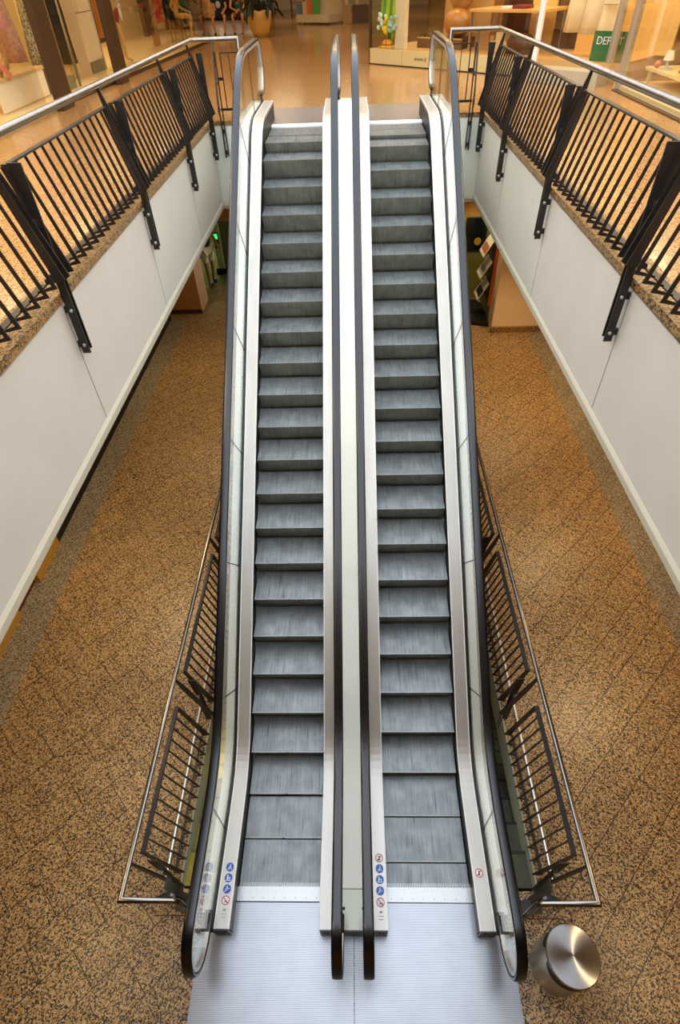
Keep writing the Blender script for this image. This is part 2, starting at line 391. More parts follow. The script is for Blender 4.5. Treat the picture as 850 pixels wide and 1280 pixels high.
def escalator(cx, label, phase, split, sign_side, outer):
    t = thing('escalator', label, 'escalator', (cx, 0, 0))
    # landing plates and combs
    zt = .012
    o = obj('landing_plate', bxs((-.695, -.9, 0.001), (.695, .835, zt)), M['plate'], t)
    bm = bxs((-.55, .835, .001), (.55, 1.066, zt)); obj('landing_plate', bm, M['plate'], t)
    bm = bmesh.new(); bxs((-.4, 1.074, 0), (.4, 1.16, .016), bm)
    for i in range(49):
        x = -.3975+.795/49*(i+.79); prism(bm, [(1.16, .012), (1.16, .018), (1.225, .004), (1.225, -.002)], x-.0028, x+.0028)
    bxs((-.4, 1.155, .004), (.4, 1.19, .0175), bm)
    cb = obj('comb_plate', bm, M['alu_dull'], t)
    bm = bmesh.new()
    for i in range(8): lathe(bm, [(.0001, 0), (.004, 0), (.004, .001), (.0001, .001)], 10, (-.35+.1*i, 1.10, .016))
    obj('screw', bm, M['gasket'], cb)
    obj('landing_plate', bxs((-.55, 9.80, H+.001), (.55, 11.16, H+.012)), M['plate_top'], t)
    bm = bxs((-.4, 9.66, H), (.4, 9.795, H+.018))
    for i in range(49):
        x = -.3975+.795/49*(i+.79); prism(bm, [(9.66, H+.012), (9.66, H+.018), (9.60, H+.003), (9.60, H-.002)], x-.0028, x+.0028)
    obj('comb_plate', bm, M['deck_white'], t)
    # steps
    tl = math.tan(R(17.5)); a0 = 2.02-tl; ln = R(35); s1 = a0+ln; L = (8.504-2.02)/math.cos(R(35))-2*tl; s2 = s1+L; s3 = s2+ln
    def arc(s):
        if s < a0: return s, 0
        if s < s1: a = s-a0; return a0+math.sin(a), 1-math.cos(a)
        y1, z1 = a0+math.sin(R(35)), 1-math.cos(R(35))
        if s < s2: return y1+(s-s1)*math.cos(R(35)), z1+(s-s1)*math.sin(R(35))
        if s < s3: a = s3-s; return 8.504+tl-math.sin(a), H-(1-math.cos(a))
        return 8.504+tl+(s-s3), H
    first = None; s = phase-.405
    me = None
    while True:
        y, z = arc(s)
        if y > 9.55: break
        if first is None:
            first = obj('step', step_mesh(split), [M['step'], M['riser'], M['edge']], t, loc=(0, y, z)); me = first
        else:
            c = me.copy(); C.objects.link(c); c.location = (0, y, z)
        s += .405
    # balustrades
    for sd in (-1, 1):
        X = lambda a, b: (min(sd*a, sd*b), max(sd*a, sd*b))
        out = sd == outer
        bm = bmesh.new(); band(bm, *X(.402, .412), .84, 10.19, (.235, .085), (-.14, -.2)); obj('skirt_panel', bm, M['skirt'], t)
        bm = bmesh.new(); band(bm, *X(.394, .53), .83, 10.2, DECK, (.215, .065)); dk = obj('inner_deck', bm, M['alu'], t)
        bm = bmesh.new()
        for (a, b) in ((.394, .401), (.522, .53)):
            band(bm, *X(a, b), .829, 10.201, (.2515, .1015), (.249, .099))
        obj('deck_edge', bm, M['deck_white'], dk)
        bm = bmesh.new(); bxs((X(.402, .545)[0], .818, .035), (X(.402, .545)[1], .83, .249), bm)
        for q in (.44, .47): lathe(bm, [(.0001, 0), (.008, 0), (.008, .01), (.0001, .01)], 10, mx=Matrix.Translation((sd*q, .818, .19)) @ Matrix.Rotation(R(90), 4, 'X'))
        bxs((X(.402, .545)[0], 10.2, H+.02), (X(.402, .545)[1], 10.212, H+.249), bm)
        obj('end_cap', bm, M['steel_dark'], dk)
        bm = bmesh.new(); band(bm, *X(.53, .552), .83, 10.2, (.253, .103), (.215, .065)); obj('glass_gasket', bm, M['gasket'], t)
        # glass panes with joints square to the slope
        joints = [1.62, 2.86, 3.95, 5.02, 6.08, 7.14, 8.22, 9.25]
        g0, g1 = X(.553, .563); top = (.915, .915); bot = (.24, .09); tb, tt = .0, 1
        def slope(y): return 0 if (y < 1.9 or y > 9.0) else .40
        edges = [(None)]+joints+[None]
        for i in range(len(edges)-1):
            a, b = edges[i], edges[i+1]
            lo = [(y, z) for y, z in pts(.83 if a is None else a+.003, 10.2 if b is None else b-.003, *bot, 1.0)]
            ta = YB if a is None else a-slope(a)+.003; tbn = YT if b is None else b-slope(b)-.003
            hi = [(y, z) for y, z in pts(ta, tbn, *top, RR)]
            P = lo[:]
            if b is None: P += [(YT+(NR-.035)*math.cos(R(q)), H+.95-NR+(NR-.035)*math.sin(R(q))) for q in range(-90, 90, 10)]
            P += hi[::-1]
            if a is None: P += [(YB-(NR-.035)*math.cos(R(q)), .95-NR+(NR-.035)*math.sin(R(q))) for q in range(80, -91, -10)]
            bm = bmesh.new(); prism(bm, P, g0, g1)
            bmesh.ops.triangulate(bm, faces=[f for f in bm.faces if len(f.verts) > 4])
            obj('glass_pane', bm, M['glass'], t)
        for a in joints:
            zb, zt_ = prof(a, .24, .09, 1), prof(a-slope(a), .915, .915, RR)
            bm = bmesh.new(); tube(bm, [((g0+g1)/2, a, zb), ((g0+g1)/2, a-slope(a), zt_)], .0065, 6); obj('glass_joint', bm, M['gasket'], t)
        # guide strip and handrail
        xc = sd*.575
        bm = bmesh.new(); strip(bm, sec_path(rail_path(.032, False), [(xc-.037, -.016), (xc+.037, -.016), (xc+.037, .012), (xc-.037, .012)])); obj('handrail_guide', bm, M['alu'], t)
        sect = []
        for j in range(14):
            a = 2*math.pi*j/14; ca, sa = math.cos(a), math.sin(a)
            sect.append((xc+.043*math.copysign(abs(ca)**.55, ca), .015*math.copysign(abs(sa)**.6, sa)))
        bm = bmesh.new(); strip(bm, sec_path(rail_path(), sect)); smooth_by_angle(obj('handrail', bm, M['rubber'], t), 50)
        if out:
            bm = bmesh.new(); band(bm, *X(.566, .655), .95, 10.05, (.25, .1), (.2, .05)); obj('outer_deck', bm, M['deck_white'], t)
            bm = bmesh.new(); band(bm, *X(.640, .655), 1.16, 9.45, (.2, .05), (-.9, -1.0)); obj('side_cladding', bm, M['deck_pale'], t)
            bm = bmesh.new(); bxs((X(.566, .655)[0], .95, .012), (X(.566, .655)[1], 1.155, .199), bm); bxs((X(.566, .655)[0], 9.46, H+.012), (X(.566, .655)[1], 10.05, H+.199), bm); obj('side_cladding', bm, M['deck_pale'], t)
        bm = bmesh.new(); bxs((xc-.028, .86, .25), (xc+.028, .95, .35), bm); obj('handrail_inlet', bm, M['gasket'], t)
        obj('handrail_inlet', bxs((xc-.028, 10.05, H+.25), (xc+.028, 10.14, H+.35)), M['gasket'], t)
    # underside
    bm = bmesh.new(); band(bm, -.635, .635, 1.4, 9.4, (-.42, -.42), (-.95, -1.02)); obj('underside_cladding', bm, M['white'], t)
    # signs on the inner deck
    for sd, kinds, y0, dy in sign_side:
        dk = [c for c in t.children if c.name.startswith('inner_deck')][0 if sd < 0 else 1]
        for i, k in enumerate(kinds):
            y = y0-dy*i
            safety_sign(k, dk, (sd*.456, y, prof(y, *DECK, 1)+.0005), (math.atan2(prof(y+.03, *DECK, 1)-prof(y-.03, *DECK, 1), .06), 0, 0))
        y = y0-dy*len(kinds)+.015
        if len(kinds) > 1:
            bm = bmesh.new()
            box(bm, (sd*.456, y, .251), (.026, .016, .001))
            for q in range(2): box(bm, (sd*.456, y-.03-.024*q, .251), (.048 if q == 0 else .04, .005, .001))
            obj('small_print', bm, sgrey, dk)
    return t

esc_left = escalator(EC-EH, 'left of the two parallel escalators, with a dark seam down the middle of its steps', 1.60, True, [(-1, 'hcfp', 1.295, .086)], -1)
esc_right = escalator(EC+EH, 'right of the two parallel escalators, with streaked steps and five signs beside its inner handrail', 1.40, False, [(-1, 'bhcfp', 1.375, .086), (1, 'b', 1.26, .085)], 1)
# infill between them
t = thing('cover_panel', 'long bright white cover strip between the two inner escalator handrails', 'cover panel', (EC, 0, 0))
bm = bmesh.new(); band(bm, -.130, .130, 1.135, 9.95, (.245, .095), (.20, .05)); obj('panel', bm, M['deck_white'], t)
bm = bxs((-.130, .83, .20), (.130, 1.128, .245)); obj('end_panel', bm, M['deck_pale'], t)
bm = bxs((-.130, 9.96, H+.20), (.130, 10.2, H+.245)); obj('end_panel', bm, M['deck_pale'], t)
bm = bmesh.new()
for sx in (-1, 1): lathe(bm, [(.0001, 0), (.014, 0), (.014, .004), (.0001, .004)], 14, (sx*.088, .985, .245))
obj('lock_bolt', bm, M['gasket'], t)
bm = bxs((-.13, .818, .013), (.13, .83, .244)); bxs((-.13, 10.2, H+.013), (.13, 10.212, H+.244), bm); obj('end_cap', bm, M['steel_dark'], t)

# ------------------------------------------------------------------ railings
def rail_frame(o, u, v):
    u = Vector(u).normalized(); v = Vector(v).normalized()
    return Matrix(((u.x, v.x, 0, o[0]), (u.y, v.y, 0, o[1]), (u.z, v.z, 1, o[2]), (0, 0, 0, 1)))
PLATE_A = [(.014, .925), (.084, .72), (.262, .125), (.205, .085), (.205, -.48), (.145, -.48), (.145, .14), (.137, .33), (.022, .72), (-.012, .925)]
PLATE_B = [(.205, -.46), (.205, .12), (.192, .22), (.192, .825), (.10, .825), (.145, .20), (.145, -.46)]
def add_post(t, mx, u, low=-.48, flip=1, face=.11):
    fix = lambda P: [(a, max(b, low) if b < 0 else b) for a, b in P]
    bm = bmesh.new(); prism(bm, fix(PLATE_A), u-.007, u+.007, mx=mx); p = obj('post', bm, M['steel_dark'], t)
    w = .045*flip
    bm = bmesh.new(); prism(bm, [(a, b if b > 0 else max(b, low+.02)) for a, b in PLATE_B], u+w-.006, u+w+.006, mx=mx); obj('rear_plate', bm, M['steel_dark'], p)
    bm = bmesh.new(); box(bm, (u+w/2, .135, .47), (abs(w)-.012, .05, .05), mx=mx); obj('spacer', bm, M['brushed'], p)
    for z in ([-.13, -.41] if low < -.4 else [-.1]):
        bm = bmesh.new(); box(bm, (u+w*.5, (face+.17)/2, z), (.03, .17-face+.03, .05), mx=mx)
        obj('wall_bracket', bm, M['steel_dark'], p)
        bm = bmesh.new(); lathe(bm, [(.0001, 0), (.015, 0), (.015, .008), (.008, .014), (.0001, .015)], 12, mx=mx @ Matrix.Translation((u-.007*flip, .180, z)) @ Matrix.Rotation(R(-90*flip), 4, 'Y'))
        obj('bolt', bm, M['brushed'], p)
    return p
def add_panel(t, mx, u0, u1, n, ends=True, inner=.10):
    bm = bmesh.new()
    box(bm, ((u0+u1)/2, .042, .797), (u1-u0, .045, .012), mx=mx)
    pn = obj('infill_panel', bm, M['steel_dark'], t)
    bm = bmesh.new(); box(bm, ((u0+u1)/2, inner-.01 if inner > .1 else .075, .088), (u1-u0, .03 if inner > .1 else .055, .012), mx=mx); obj('bottom_rail', bm, M['steel_dark'], pn)
    def prof(d): return [(.062, .79), (.25, .118), (inner, .088), (inner, .088+d*.7), (.25-d*1.75, .118+d*.85), (.062-d, .79)]
    for i, u in enumerate([u0+(u1-u0)*k/n for k in range(n+1)]):
        e = i in (0, n); d = .050 if (e and ends) else .021; w = .010 if (e and ends) else .007
        bm = bmesh.new(); prism(bm, prof(d), u-w/2, u+w/2, mx=mx); obj('end_bar' if e else 'baluster', bm, M['steel_dark'], pn)
    return pn
def railing(name, label, mx, rail, posts, panels, low=-.48, flip=1, face=.11, group=None, r=.022, rail_mat=None):
    o = mx.translation
    t = thing(name, label, 'railing', o, group=group)
    loc = Matrix.Translation(-o) @ mx
    bm = bmesh.new(); tube(bm, rail, r, 16, mx=loc); smooth_by_angle(obj('handrail', bm, M['stainless'], t), 60)
    for u in posts: add_post(t, loc, u, low, flip, face)
    for a, b, n in panels: add_panel(t, loc, a, b, n, inner=.10 if low < -.4 else .165)
    return t, loc

upper = []
for s, xr, lab in ((-1, -2.31, 'dark slatted railing with a steel tube handrail along the left edge of the upper floor'), (1, 2.14, 'dark slatted railing with a steel tube handrail along the right edge of the upper floor')):
    mx = rail_frame((xr, 0, H), (0, 1, 0), (-s, 0, 0)); yc = 10.43
    inner = abs(xr)-(1.64 if s < 0 else 1.45)
    t, loc = railing('railing', lab, mx, [(-.6, 0, .95), (yc, 0, .95), (yc, inner, .95), (yc, inner, .012)], [-.45, 1.77, 4.0, 6.25, 8.43, 10.1],
            [(-.36, 1.71, 14), (1.87, 3.94, 14), (4.11, 6.18, 14), (6.36, 8.36, 14), (8.54, 10.02, 11)], r=.028)
    # short return towards the escalator
    l2 = Matrix.Translation(-mx.translation) @ rail_frame((xr, yc, H), (-s, 0, 0), (0, -1, 0))
    add_post(t, l2, .30, flip=1)
    fr = bmesh.new(); pu0, pu1 = .40, inner-.02 if s < 0 else inner-.03
    for u in (pu0, pu1): box(fr, (u, .03, .46), (.014, .014, .68), mx=l2)
    for z in (.13, .80): box(fr, ((pu0+pu1)/2, .03, z), (pu1-pu0, .014, .014), mx=l2)
    f = obj('return_panel', fr, M['steel_dark'], t)
    bm = bmesh.new(); box(bm, ((pu0+pu1)/2, .03, .46), (.010, .010, .66), mx=l2); obj('baluster', bm, M['steel_dark'], f)
    bm = bmesh.new(); box(bm, (.36, .03, .5), (.09, .02, .04), mx=l2); obj('clip', bm, M['steel_dark'], f)
    bm = bmesh.new(); box(bm, ((.30+pu1)/2, .05, .13), (pu1-.30, .03, .03), mx=l2); obj('bottom_bar', bm, M['steel_dark'], f)

for s, xr, lab in ((-1, -1.93, 'lower-level railing with steel handrail guarding the pit left of the escalators'), (1, 1.845, 'lower-level railing with steel handrail guarding the pit right of the escalators, by the litter bin')):
    mx = rail_frame((xr, 0, 0), (0, 1, 0), (-s, 0, 0))
    inner = abs(xr)-(1.51 if s < 0 else 1.42)
    t, loc = railing('railing', lab, mx, [(9.6, 0, .95), (.91, 0, .95), (.91, inner, .95), (.91, inner+.04, .91), (.91, inner+.04, .012)], [1.17, 2.84, 4.86, 6.88, 8.9],
            [(1.28, 2.60, 12), (3.00, 4.68, 16), (5.00, 6.72, 16), (7.0, 8.74, 16)], low=-.28, flip=1, face=.19)
    l2 = Matrix.Translation(-mx.translation) @ rail_frame((xr, .91, 0), (-s, 0, 0), (0, 1, 0))
    add_post(t, l2, .255, low=-.03, flip=1, face=.15)
    bm = bmesh.new(); box(bm, (.33, .12, .10), (.22, .10, .012), mx=l2); obj('base_plate', bm, M['steel_dark'], t)

# ------------------------------------------------------------------ litter bin
t = thing('litter_bin', 'round brushed steel litter bin with a slanted lid beside the right escalator', 'litter bin', (1.66, .632, 0))
r, h0, h1 = .205, .58, .69
bm = bmesh.new(); rows = []
n = 64
def topz(a): return h0+.0*math.cos(a)+(h1-h0)*(.5-.5*math.cos(a-R(150)))
holes = [(R(232), .58), (R(128), .42)]
lathe(bm, [(r-.02, .0), (r, .0), (r, .42), (r-.004, .42)], n)
body = smooth_by_angle(obj('body', bm, M['brushed'], t), 40)
bm = bmesh.new()
rows = [[(r*math.cos(2*math.pi*j/n), r*math.sin(2*math.pi*j/n), z) for j in range(n)] for z in (.42, .60)]
strip(bm, rows, caps=False); smooth_by_angle(obj('collar', bm, M['brushed'], body), 40)
bm = bmesh.new(); lathe(bm, [(.0001, .592), (r+.003, .592), (r+.003, .606), (r-.004, .612), (.0001, .616)], n)
lidm = mat('radial_brushed_lid', '#cfcfcf', .2, 1.0); b = lidm.node_tree.nodes['Principled BSDF']; b.inputs['Anisotropic'].default_value = .9
tn = lidm.node_tree.nodes.new('ShaderNodeTangent'); tn.direction_type = 'RADIAL'; tn.axis = 'Z'; lidm.node_tree.links.new(tn.outputs[0], b.inputs['Tangent']); b.inputs['Anisotropic Rotation'].default_value = .0
lid = smooth_by_angle(obj('lid', bm, lidm, t), 30)
for ac, wd, dp in ((R(232), R(44), .12), (R(142), R(24), .10)):
    bm = bmesh.new(); K = 20; A = []
    for k in range(K+1):
        a = ac-wd+2*wd*k/K; hh = dp*math.sqrt(max(0, 1-(2*k/K-1)**2))
        A.append([((r+.001)*math.cos(a), (r+.001)*math.sin(a), .588-hh*1.0), ((r+.004)*math.cos(a), (r+.004)*math.sin(a), .588-hh), ((r+.004)*math.cos(a), (r+.004)*math.sin(a), .588+.001), ((r+.001)*math.cos(a), (r+.001)*math.sin(a), .588+.001)])
    strip(bm, A); obj('slot', bm, M['black'], t)

# ------------------------------------------------------------------ the setting: lower level
XL, XR, PY0, PY1 = -1.74, 1.655, 1.17, 9.5
bm = bmesh.new()
for lo, hi in (((-9, 13.2, -.30), (-4.2, 15.2, 0)), ((-4.2, -3, -.30), (XL, 15.2, 0)), ((XR, -3, -.30), (4.01, 15.2, 0)), ((XL, -3, -.30), (XR, .80, 0)), ((XL, .80, -.30), (EC-1.352, PY0, 0)), ((EC+1.352, .80, -.30), (XR, PY0, 0)), ((XL, PY1, -.30), (XR, 15.2, 0))):
    bxs(lo, hi, bm)
floor = struct('floor', bm, M['granite'])
bm = bmesh.new(); bxs((-5.6, -3, -.30), (-4.2, 13.2, .0005), bm); obj('border', bm, M['granite_band'], floor)
bm = bmesh.new(); bxs((4.01, -3, -.30), (5.2, 12.2, .0005), bm); obj('border', bm, M['granite_band'], floor)
green_floor = granite('granite_corridor', '#8d8a5c', '#6b6c45', '#2c2e1c', phase=(.1, -.17), rough=.3)  # paving tinted with the green light of the corridor
bm = bxs((-6.5, 15.2, -.3), (-1.5, 22, 0)); obj('corridor_floor', bm, green_floor, floor)
# saw-cut service hatch marks
for s, xa, xb in ((-1, -1.93, -1.5), (1, 1.42, 1.83)):
    bm = bmesh.new(); box(bm, ((xa+xb)/2, .96, .0005), (xb-xa, .008, .002)); obj('hatch_joint', bm, mat('joint_rust', '#4a2313', .7), floor)
# pit rim
for x0, x1, nm in ((XL, XL+.012, 'trim_1'), (XR-.012, XR, 'trim_2')):
    bm = bxs((x0, PY0, -.36), (x1, PY1, -.004)); struct(nm, bm, mat(nm+'_pale', '#b9baa8', .5))
for nm, x in (('trim_3', XL-.14), ('trim_9', XR+.15)):
    bm = bmesh.new(); tube(bm, [(x, 1.24, .018), (x, 9.2, .018)], .017, 12); struct(nm, bm, mat(nm+'_polished', '#efe9dc', .28, .7))
# basement below the pit
dark_wall = mat('basement_wall', '#3a3a26', .8); yel_wall = mat('basement_yellow_lit_wall', '#a8983a', .7)
bm = bxs((-3.2, .6, -5.2), (-3.1, 10.5, -.31)); struct('wall_basement_left', bm, yel_wall)  # yellow light of the pit is put into this wall colour
bm = bxs((3.1, .6, -5.2), (3.2, 10.5, -.31)); struct('wall_basement_right', bm, dark_wall)
bm = bxs((-3.2, 10.4, -5.2), (3.2, 10.5, -.31)); struct('wall_basement_back', bm, dark_wall)
bm = bxs((-3.2, .5, -5.2), (3.2, .6, -.31)); struct('wall_basement_front', bm, dark_wall)
bm = bxs((-3.2, .6, -5.3), (3.2, 10.4, -5.2)); struct('floor', bm, dark_wall)
zs = [-.10, -.14, -.27, -.45, -.75, -1.07, -1.40]+[-1.73-.33*k for k in range(9)]
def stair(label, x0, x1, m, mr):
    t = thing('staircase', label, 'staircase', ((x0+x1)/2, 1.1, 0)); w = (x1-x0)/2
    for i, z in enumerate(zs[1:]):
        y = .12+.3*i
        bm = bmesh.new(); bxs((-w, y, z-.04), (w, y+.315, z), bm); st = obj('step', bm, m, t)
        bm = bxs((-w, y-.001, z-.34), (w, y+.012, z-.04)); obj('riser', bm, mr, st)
        obj('tread_shade_line', bxs((-w, y+.285, z-.002), (w, y+.314, z+.004)), mr, st)  # dark strip drawn for the shading line between treads
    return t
stair('yellow-lit steps going down in the pit, seen left of the left escalator', -2.6, -1.05, mat('yellow_lit_tread', '#a8922c', .6, var=.15, vscale=10, bump=.3), mat('yellow_lit_riser', '#6b5c1c', .7))  # yellow light on these steps is put into tread and riser colours
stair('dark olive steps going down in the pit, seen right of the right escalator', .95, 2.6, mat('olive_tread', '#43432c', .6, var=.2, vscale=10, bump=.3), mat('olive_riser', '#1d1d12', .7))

# lower level walls
orange = mat('orange_plaster', '#c08a4a', .7, var=.04, vscale=3)
green_w = mat('green_wall', '#7f8443', .6, var=.05)
bm = bxs((-5.2, -3, 0), (-4.585, 2.55, 3.35)); bxs((-4.95, 2.55, 0), (-4.75, 13.5, 3.35), bm); wl = struct('wall_left', bm, M['black'])
obj('base', bxs((-4.75, 5.62, 0), (-4.60, 13.2, .35)), M['black'], wl)
yel = mat('yellow_pillar', '#b88b35', .55)
obj('pillar', bxs((-4.75, 4.88, 0), (-4.57, 5.62, 3.33)), yel, wl)
obj('pillar', bxs((-4.75, 2.55, 0), (-4.60, 4.30, 3.33)), yel, wl)
obj('door_recess', bxs((-4.75, 4.30, 0), (-4.66, 4.88, 3.33)), mat('redbrown_wood', '#5a2410', .5), wl)
bm = bxs((4.46, -3, 0), (5.2, 12.14, 3.35)); wr = struct('wall_right', bm, orange)
struct('baseboard_right', bxs((4.42, -3, 0), (4.458, 12.14, .08)), mat('brown_baseboard', '#4a3318', .5))
# far end, left: orange pier, then the corridor to the lift
bm = bxs((-6.5, 13.5, 0), (-3.86, 14.3, 3.35)); pier = struct('wall_far_left', bm, mat('orange_pier', '#c08a58', .65, var=.05))
obj('skirting', bxs((-6.5, 13.485, 0), (-3.845, 13.499, .10)), mat('skirting_brown', '#4c2c14', .5), pier)
bm = bmesh.new(); bxs((-6.5, 14.31, 0), (-4.05, 14.9, 3.35), bm); bxs((-6.5, 15.2, 0), (-4.75, 18.5, 3.35), bm)
struct('wall_corridor_left', bm, mat('green_lit_wall', '#48702c', .5))  # green light on this wall is put into its colour
bm = bxs((-3.85, 13.6, 2.12), (-1.4, 13.9, 3.35)); struct('wall_header_left', bm, mat('header_plaster', '#cfa868', .65))
bm = bxs((-6.0, 18.5, 0), (-1.4, 18.7, 3.35)); struct('wall_corridor_back', bm, green_w)
# centre wall behind the escalators
bm = bxs((-1.39, 13.4, 0), (2.2, 13.8, 3.35)); struct('wall_far_middle', bm, mat('dim_plaster', '#8f8b62', .7))
bm = bxs((3.19, 12.15, 0), (6, 12.6, 3.35)); fr = struct('wall_far_right', bm, mat('warm_plaster', '#f2d9b2', .6, var=.03, vscale=2))
obj('skirting', bxs((3.17, 12.10, 0), (4.41, 12.149, .13)), M['granite_edge'], fr)
bm = bxs((3.19, 12.61, 0), (3.4, 14.0, 3.35)); struct('wall_niche_right', bm, green_w)
bm = bmesh.new(); bxs((2.2, 14.0, 0), (3.6, 14.2, 1.12), bm); nb = struct('wall_niche_back', bm, mat('olive_wall', '#8f8a45', .6))
bm = bxs((2.2, 12.7, 2.35), (3.18, 12.95, 3.35)); struct('wall_header_right', bm, mat('header_plaster_r', '#cfa868', .65))

# ------------------------------------------------------------------ the setting: upper level
bm = bmesh.new()
for lo, hi in (((-12, -9, 4.30), (-2.2, 10.3, H)), ((2.04, -9, 4.30), (12, 10.3, H)), ((-12, 10.3, 4.30), (EC-1.37, 10.75, H)), ((EC+1.37, 10.3, 4.30), (12, 10.75, H)), ((-12, 10.75, 4.30), (12, 52, H)), ((-2.2, -9, 4.30), (2.04, -.75, H))):
    bxs(lo, hi, bm)
fu = struct('floor', bm, M['granite_up'])
bm = bmesh.new()
bxs((-2.2, -.75, H-.055), (-2.168, 10.3, H+.003), bm); bxs((2.008, -.75, H-.055), (2.04, 10.3, H+.003), bm)
bxs((-2.42, -.75, H), (-2.2, 10.3, H+.003), bm); bxs((2.04, -.75, H), (2.26, 10.3, H+.003), bm)
bxs((-2.2, 10.27, H-.055), (EC-1.37, 10.3, H+.003), bm); bxs((EC+1.37, 10.27, H-.055), (2.04, 10.3, H+.003), bm)
obj('edge_stone', bm, M['granite_edge'], fu)
def fascia(nm, plane, s):
    bm = bxs((min(plane, plane+s*.12), -.75, 3.36), (max(plane, plane+s*.12), 10.3, H-.056))
    w = struct(nm, bm, M['black'])
    ys = [-.75, -.45, 1.77, 4.0, 6.25, 8.43, 10.3]
    for a, b in zip(ys, ys[1:]):
        x = sorted((plane-s*.012, plane)); obj('panel', bxs((x[0], a+.007, 3.43), (x[1], b-.007, 4.455)), M['white'], w)
    bm = bmesh.new(); prism(bm, [(plane+s*.02, 3.43), (plane-s*.014, 3.43), (plane-s*.03, 3.40), (plane-s*.03, 3.35), (plane+s*.02, 3.35)], -.75, 10.3, 'y')
    obj('bottom_trim', bm, M['cream'], w)
fascia('wall_upper_left', -2.2, -1); fascia('wall_upper_right', 2.04, 1)
bm = bmesh.new()
bxs((-2.2, 10.28, 3.35), (EC-.66-.7, 10.30, H-.056), bm); bxs((EC+.66+.7, 10.28, 3.35), (2.04, 10.30, H-.056), bm); bxs((EC-1.36, 10.70, 3.35), (EC+1.36, 10.74, H-.056), bm)
struct('wall_upper_back', bm, M['deck_pale'])
bm = bmesh.new()
bxs((-12, -3, 3.30), (-2.2, 10.3, 3.352), bm); bxs((2.04, -3, 3.30), (12, 10.3, 3.352), bm); bxs((-12, 10.3, 3.30), (12, 20, 3.352), bm)
struct('ceiling', bm, mat('soffit', '#d8cdb8', .8))
# housing under the upper landing
for e in (esc_left, esc_right):
    obj('landing_housing', bxs((-.655, 9.42, H-.95), (.655, 10.69, H-.25)), M['deck_pale'], e)
    obj('landing_floor', bxs((-.69, 9.80, H-.05), (.69, 10.75, H)), M['alu_dull'], e)

# ------------------------------------------------------------------ figures
def skin_mesh(name, V, Eg, rad, m, parent, sub=2, root=0):
    me = bpy.data.meshes.new(name); me.from_pydata(V, Eg, []); o = bpy.data.objects.new(name, me); C.objects.link(o)
    sk = o.modifiers.new('s', 'SKIN'); sk.use_smooth_shade = True
    for i, v in enumerate(me.skin_vertices[0].data):
        r = rad[i]; v.radius = r if isinstance(r, tuple) else (r, r); v.use_root = (i == root)
    ss = o.modifiers.new('d', 'SUBSURF'); ss.levels = sub; ss.render_levels = sub
    dg = bpy.context.evaluated_depsgraph_get(); nm = bpy.data.meshes.new_from_object(o.evaluated_get(dg))
    bpy.data.objects.remove(o); bpy.data.meshes.remove(me); nm.name = name
    nm.materials.clear(); nm.materials.append(m)
    o = bpy.data.objects.new(name, nm); C.objects.link(o); o.parent = parent
    for p in nm.polygons: p.use_smooth = True
    return o
def figure(t, J, skin, k=1.0, head=True):
    """J: joint name -> position. Builds one continuous body."""
    order = ['pel', 'spi', 'che', 'nek', 'hed', 'top', 'shL', 'elL', 'wrL', 'paL', 'shR', 'elR', 'wrR', 'paR', 'hiL', 'knL', 'anL', 'toL', 'hiR', 'knR', 'anR', 'toR']
    rad = dict(pel=.125, spi=.115, che=.135, nek=.052, hed=.085, top=.055, sh=.058, el=.042, wr=.027, pa=.030, hi=.082, kn=.056, an=.037, to=.032)
    Vv, Rd, ix = [], [], {}
    for n in order:
        ix[n] = len(Vv); Vv.append(Vector(J[n])); key = n if n in rad else n[:2]; Rd.append(rad[key]*k)
    Eg = [('pel', 'spi'), ('spi', 'che'), ('che', 'nek'), ('nek', 'hed'), ('hed', 'top'), ('che', 'shL'), ('shL', 'elL'), ('elL', 'wrL'), ('wrL', 'paL'), ('che', 'shR'), ('shR', 'elR'), ('elR', 'wrR'), ('wrR', 'paR'),
          ('pel', 'hiL'), ('hiL', 'knL'), ('knL', 'anL'), ('anL', 'toL'), ('pel', 'hiR'), ('hiR', 'knR'), ('knR', 'anR'), ('anR', 'toR')]
    Eg = [(ix[a], ix[b]) for a, b in Eg]
    for s in 'LR':      # five fingers curled from each palm
        w, p = Vv[ix['wr'+s]], Vv[ix['pa'+s]]; d = (p-w).normalized()
        side = d.cross(Vector((0, 0, 1))); side = side.normalized() if side.length > .1 else Vector((1, 0, 0)); dn = side.cross(d).normalized()
        if dn.z > 0: dn = -dn
        for q, (off, ln) in enumerate(((-.030, .045), (-.011, .055), (.010, .052), (.029, .042), (-.048, .03))):
            a = p+side*off+d*(.02 if q < 4 else -.03); b = a+d*ln*.6+dn*.008; c = b+d*ln*.4+dn*.022
            i = len(Vv); Vv += [a, b, c]; Rd += [.010*k, .009*k, .008*k]; Eg += [(ix['pa'+s] if q < 4 else ix['wr'+s], i), (i, i+1), (i+1, i+2)]
    b = skin_mesh('body', [tuple(v) for v in Vv], Eg, Rd, skin, t)
    return b
def sleeve(t, name, J, chain, rads, m, extra=()):
    V = []; Eg = []; Rd = []
    idx = {}
    for a, b in chain:
        for n in (a, b):
            if n not in idx:
                idx[n] = len(V); V.append(tuple(J[n])); Rd.append(rads[n])
        Eg.append((idx[a], idx[b]))
    return skin_mesh(name, V, Eg, Rd, m, t)
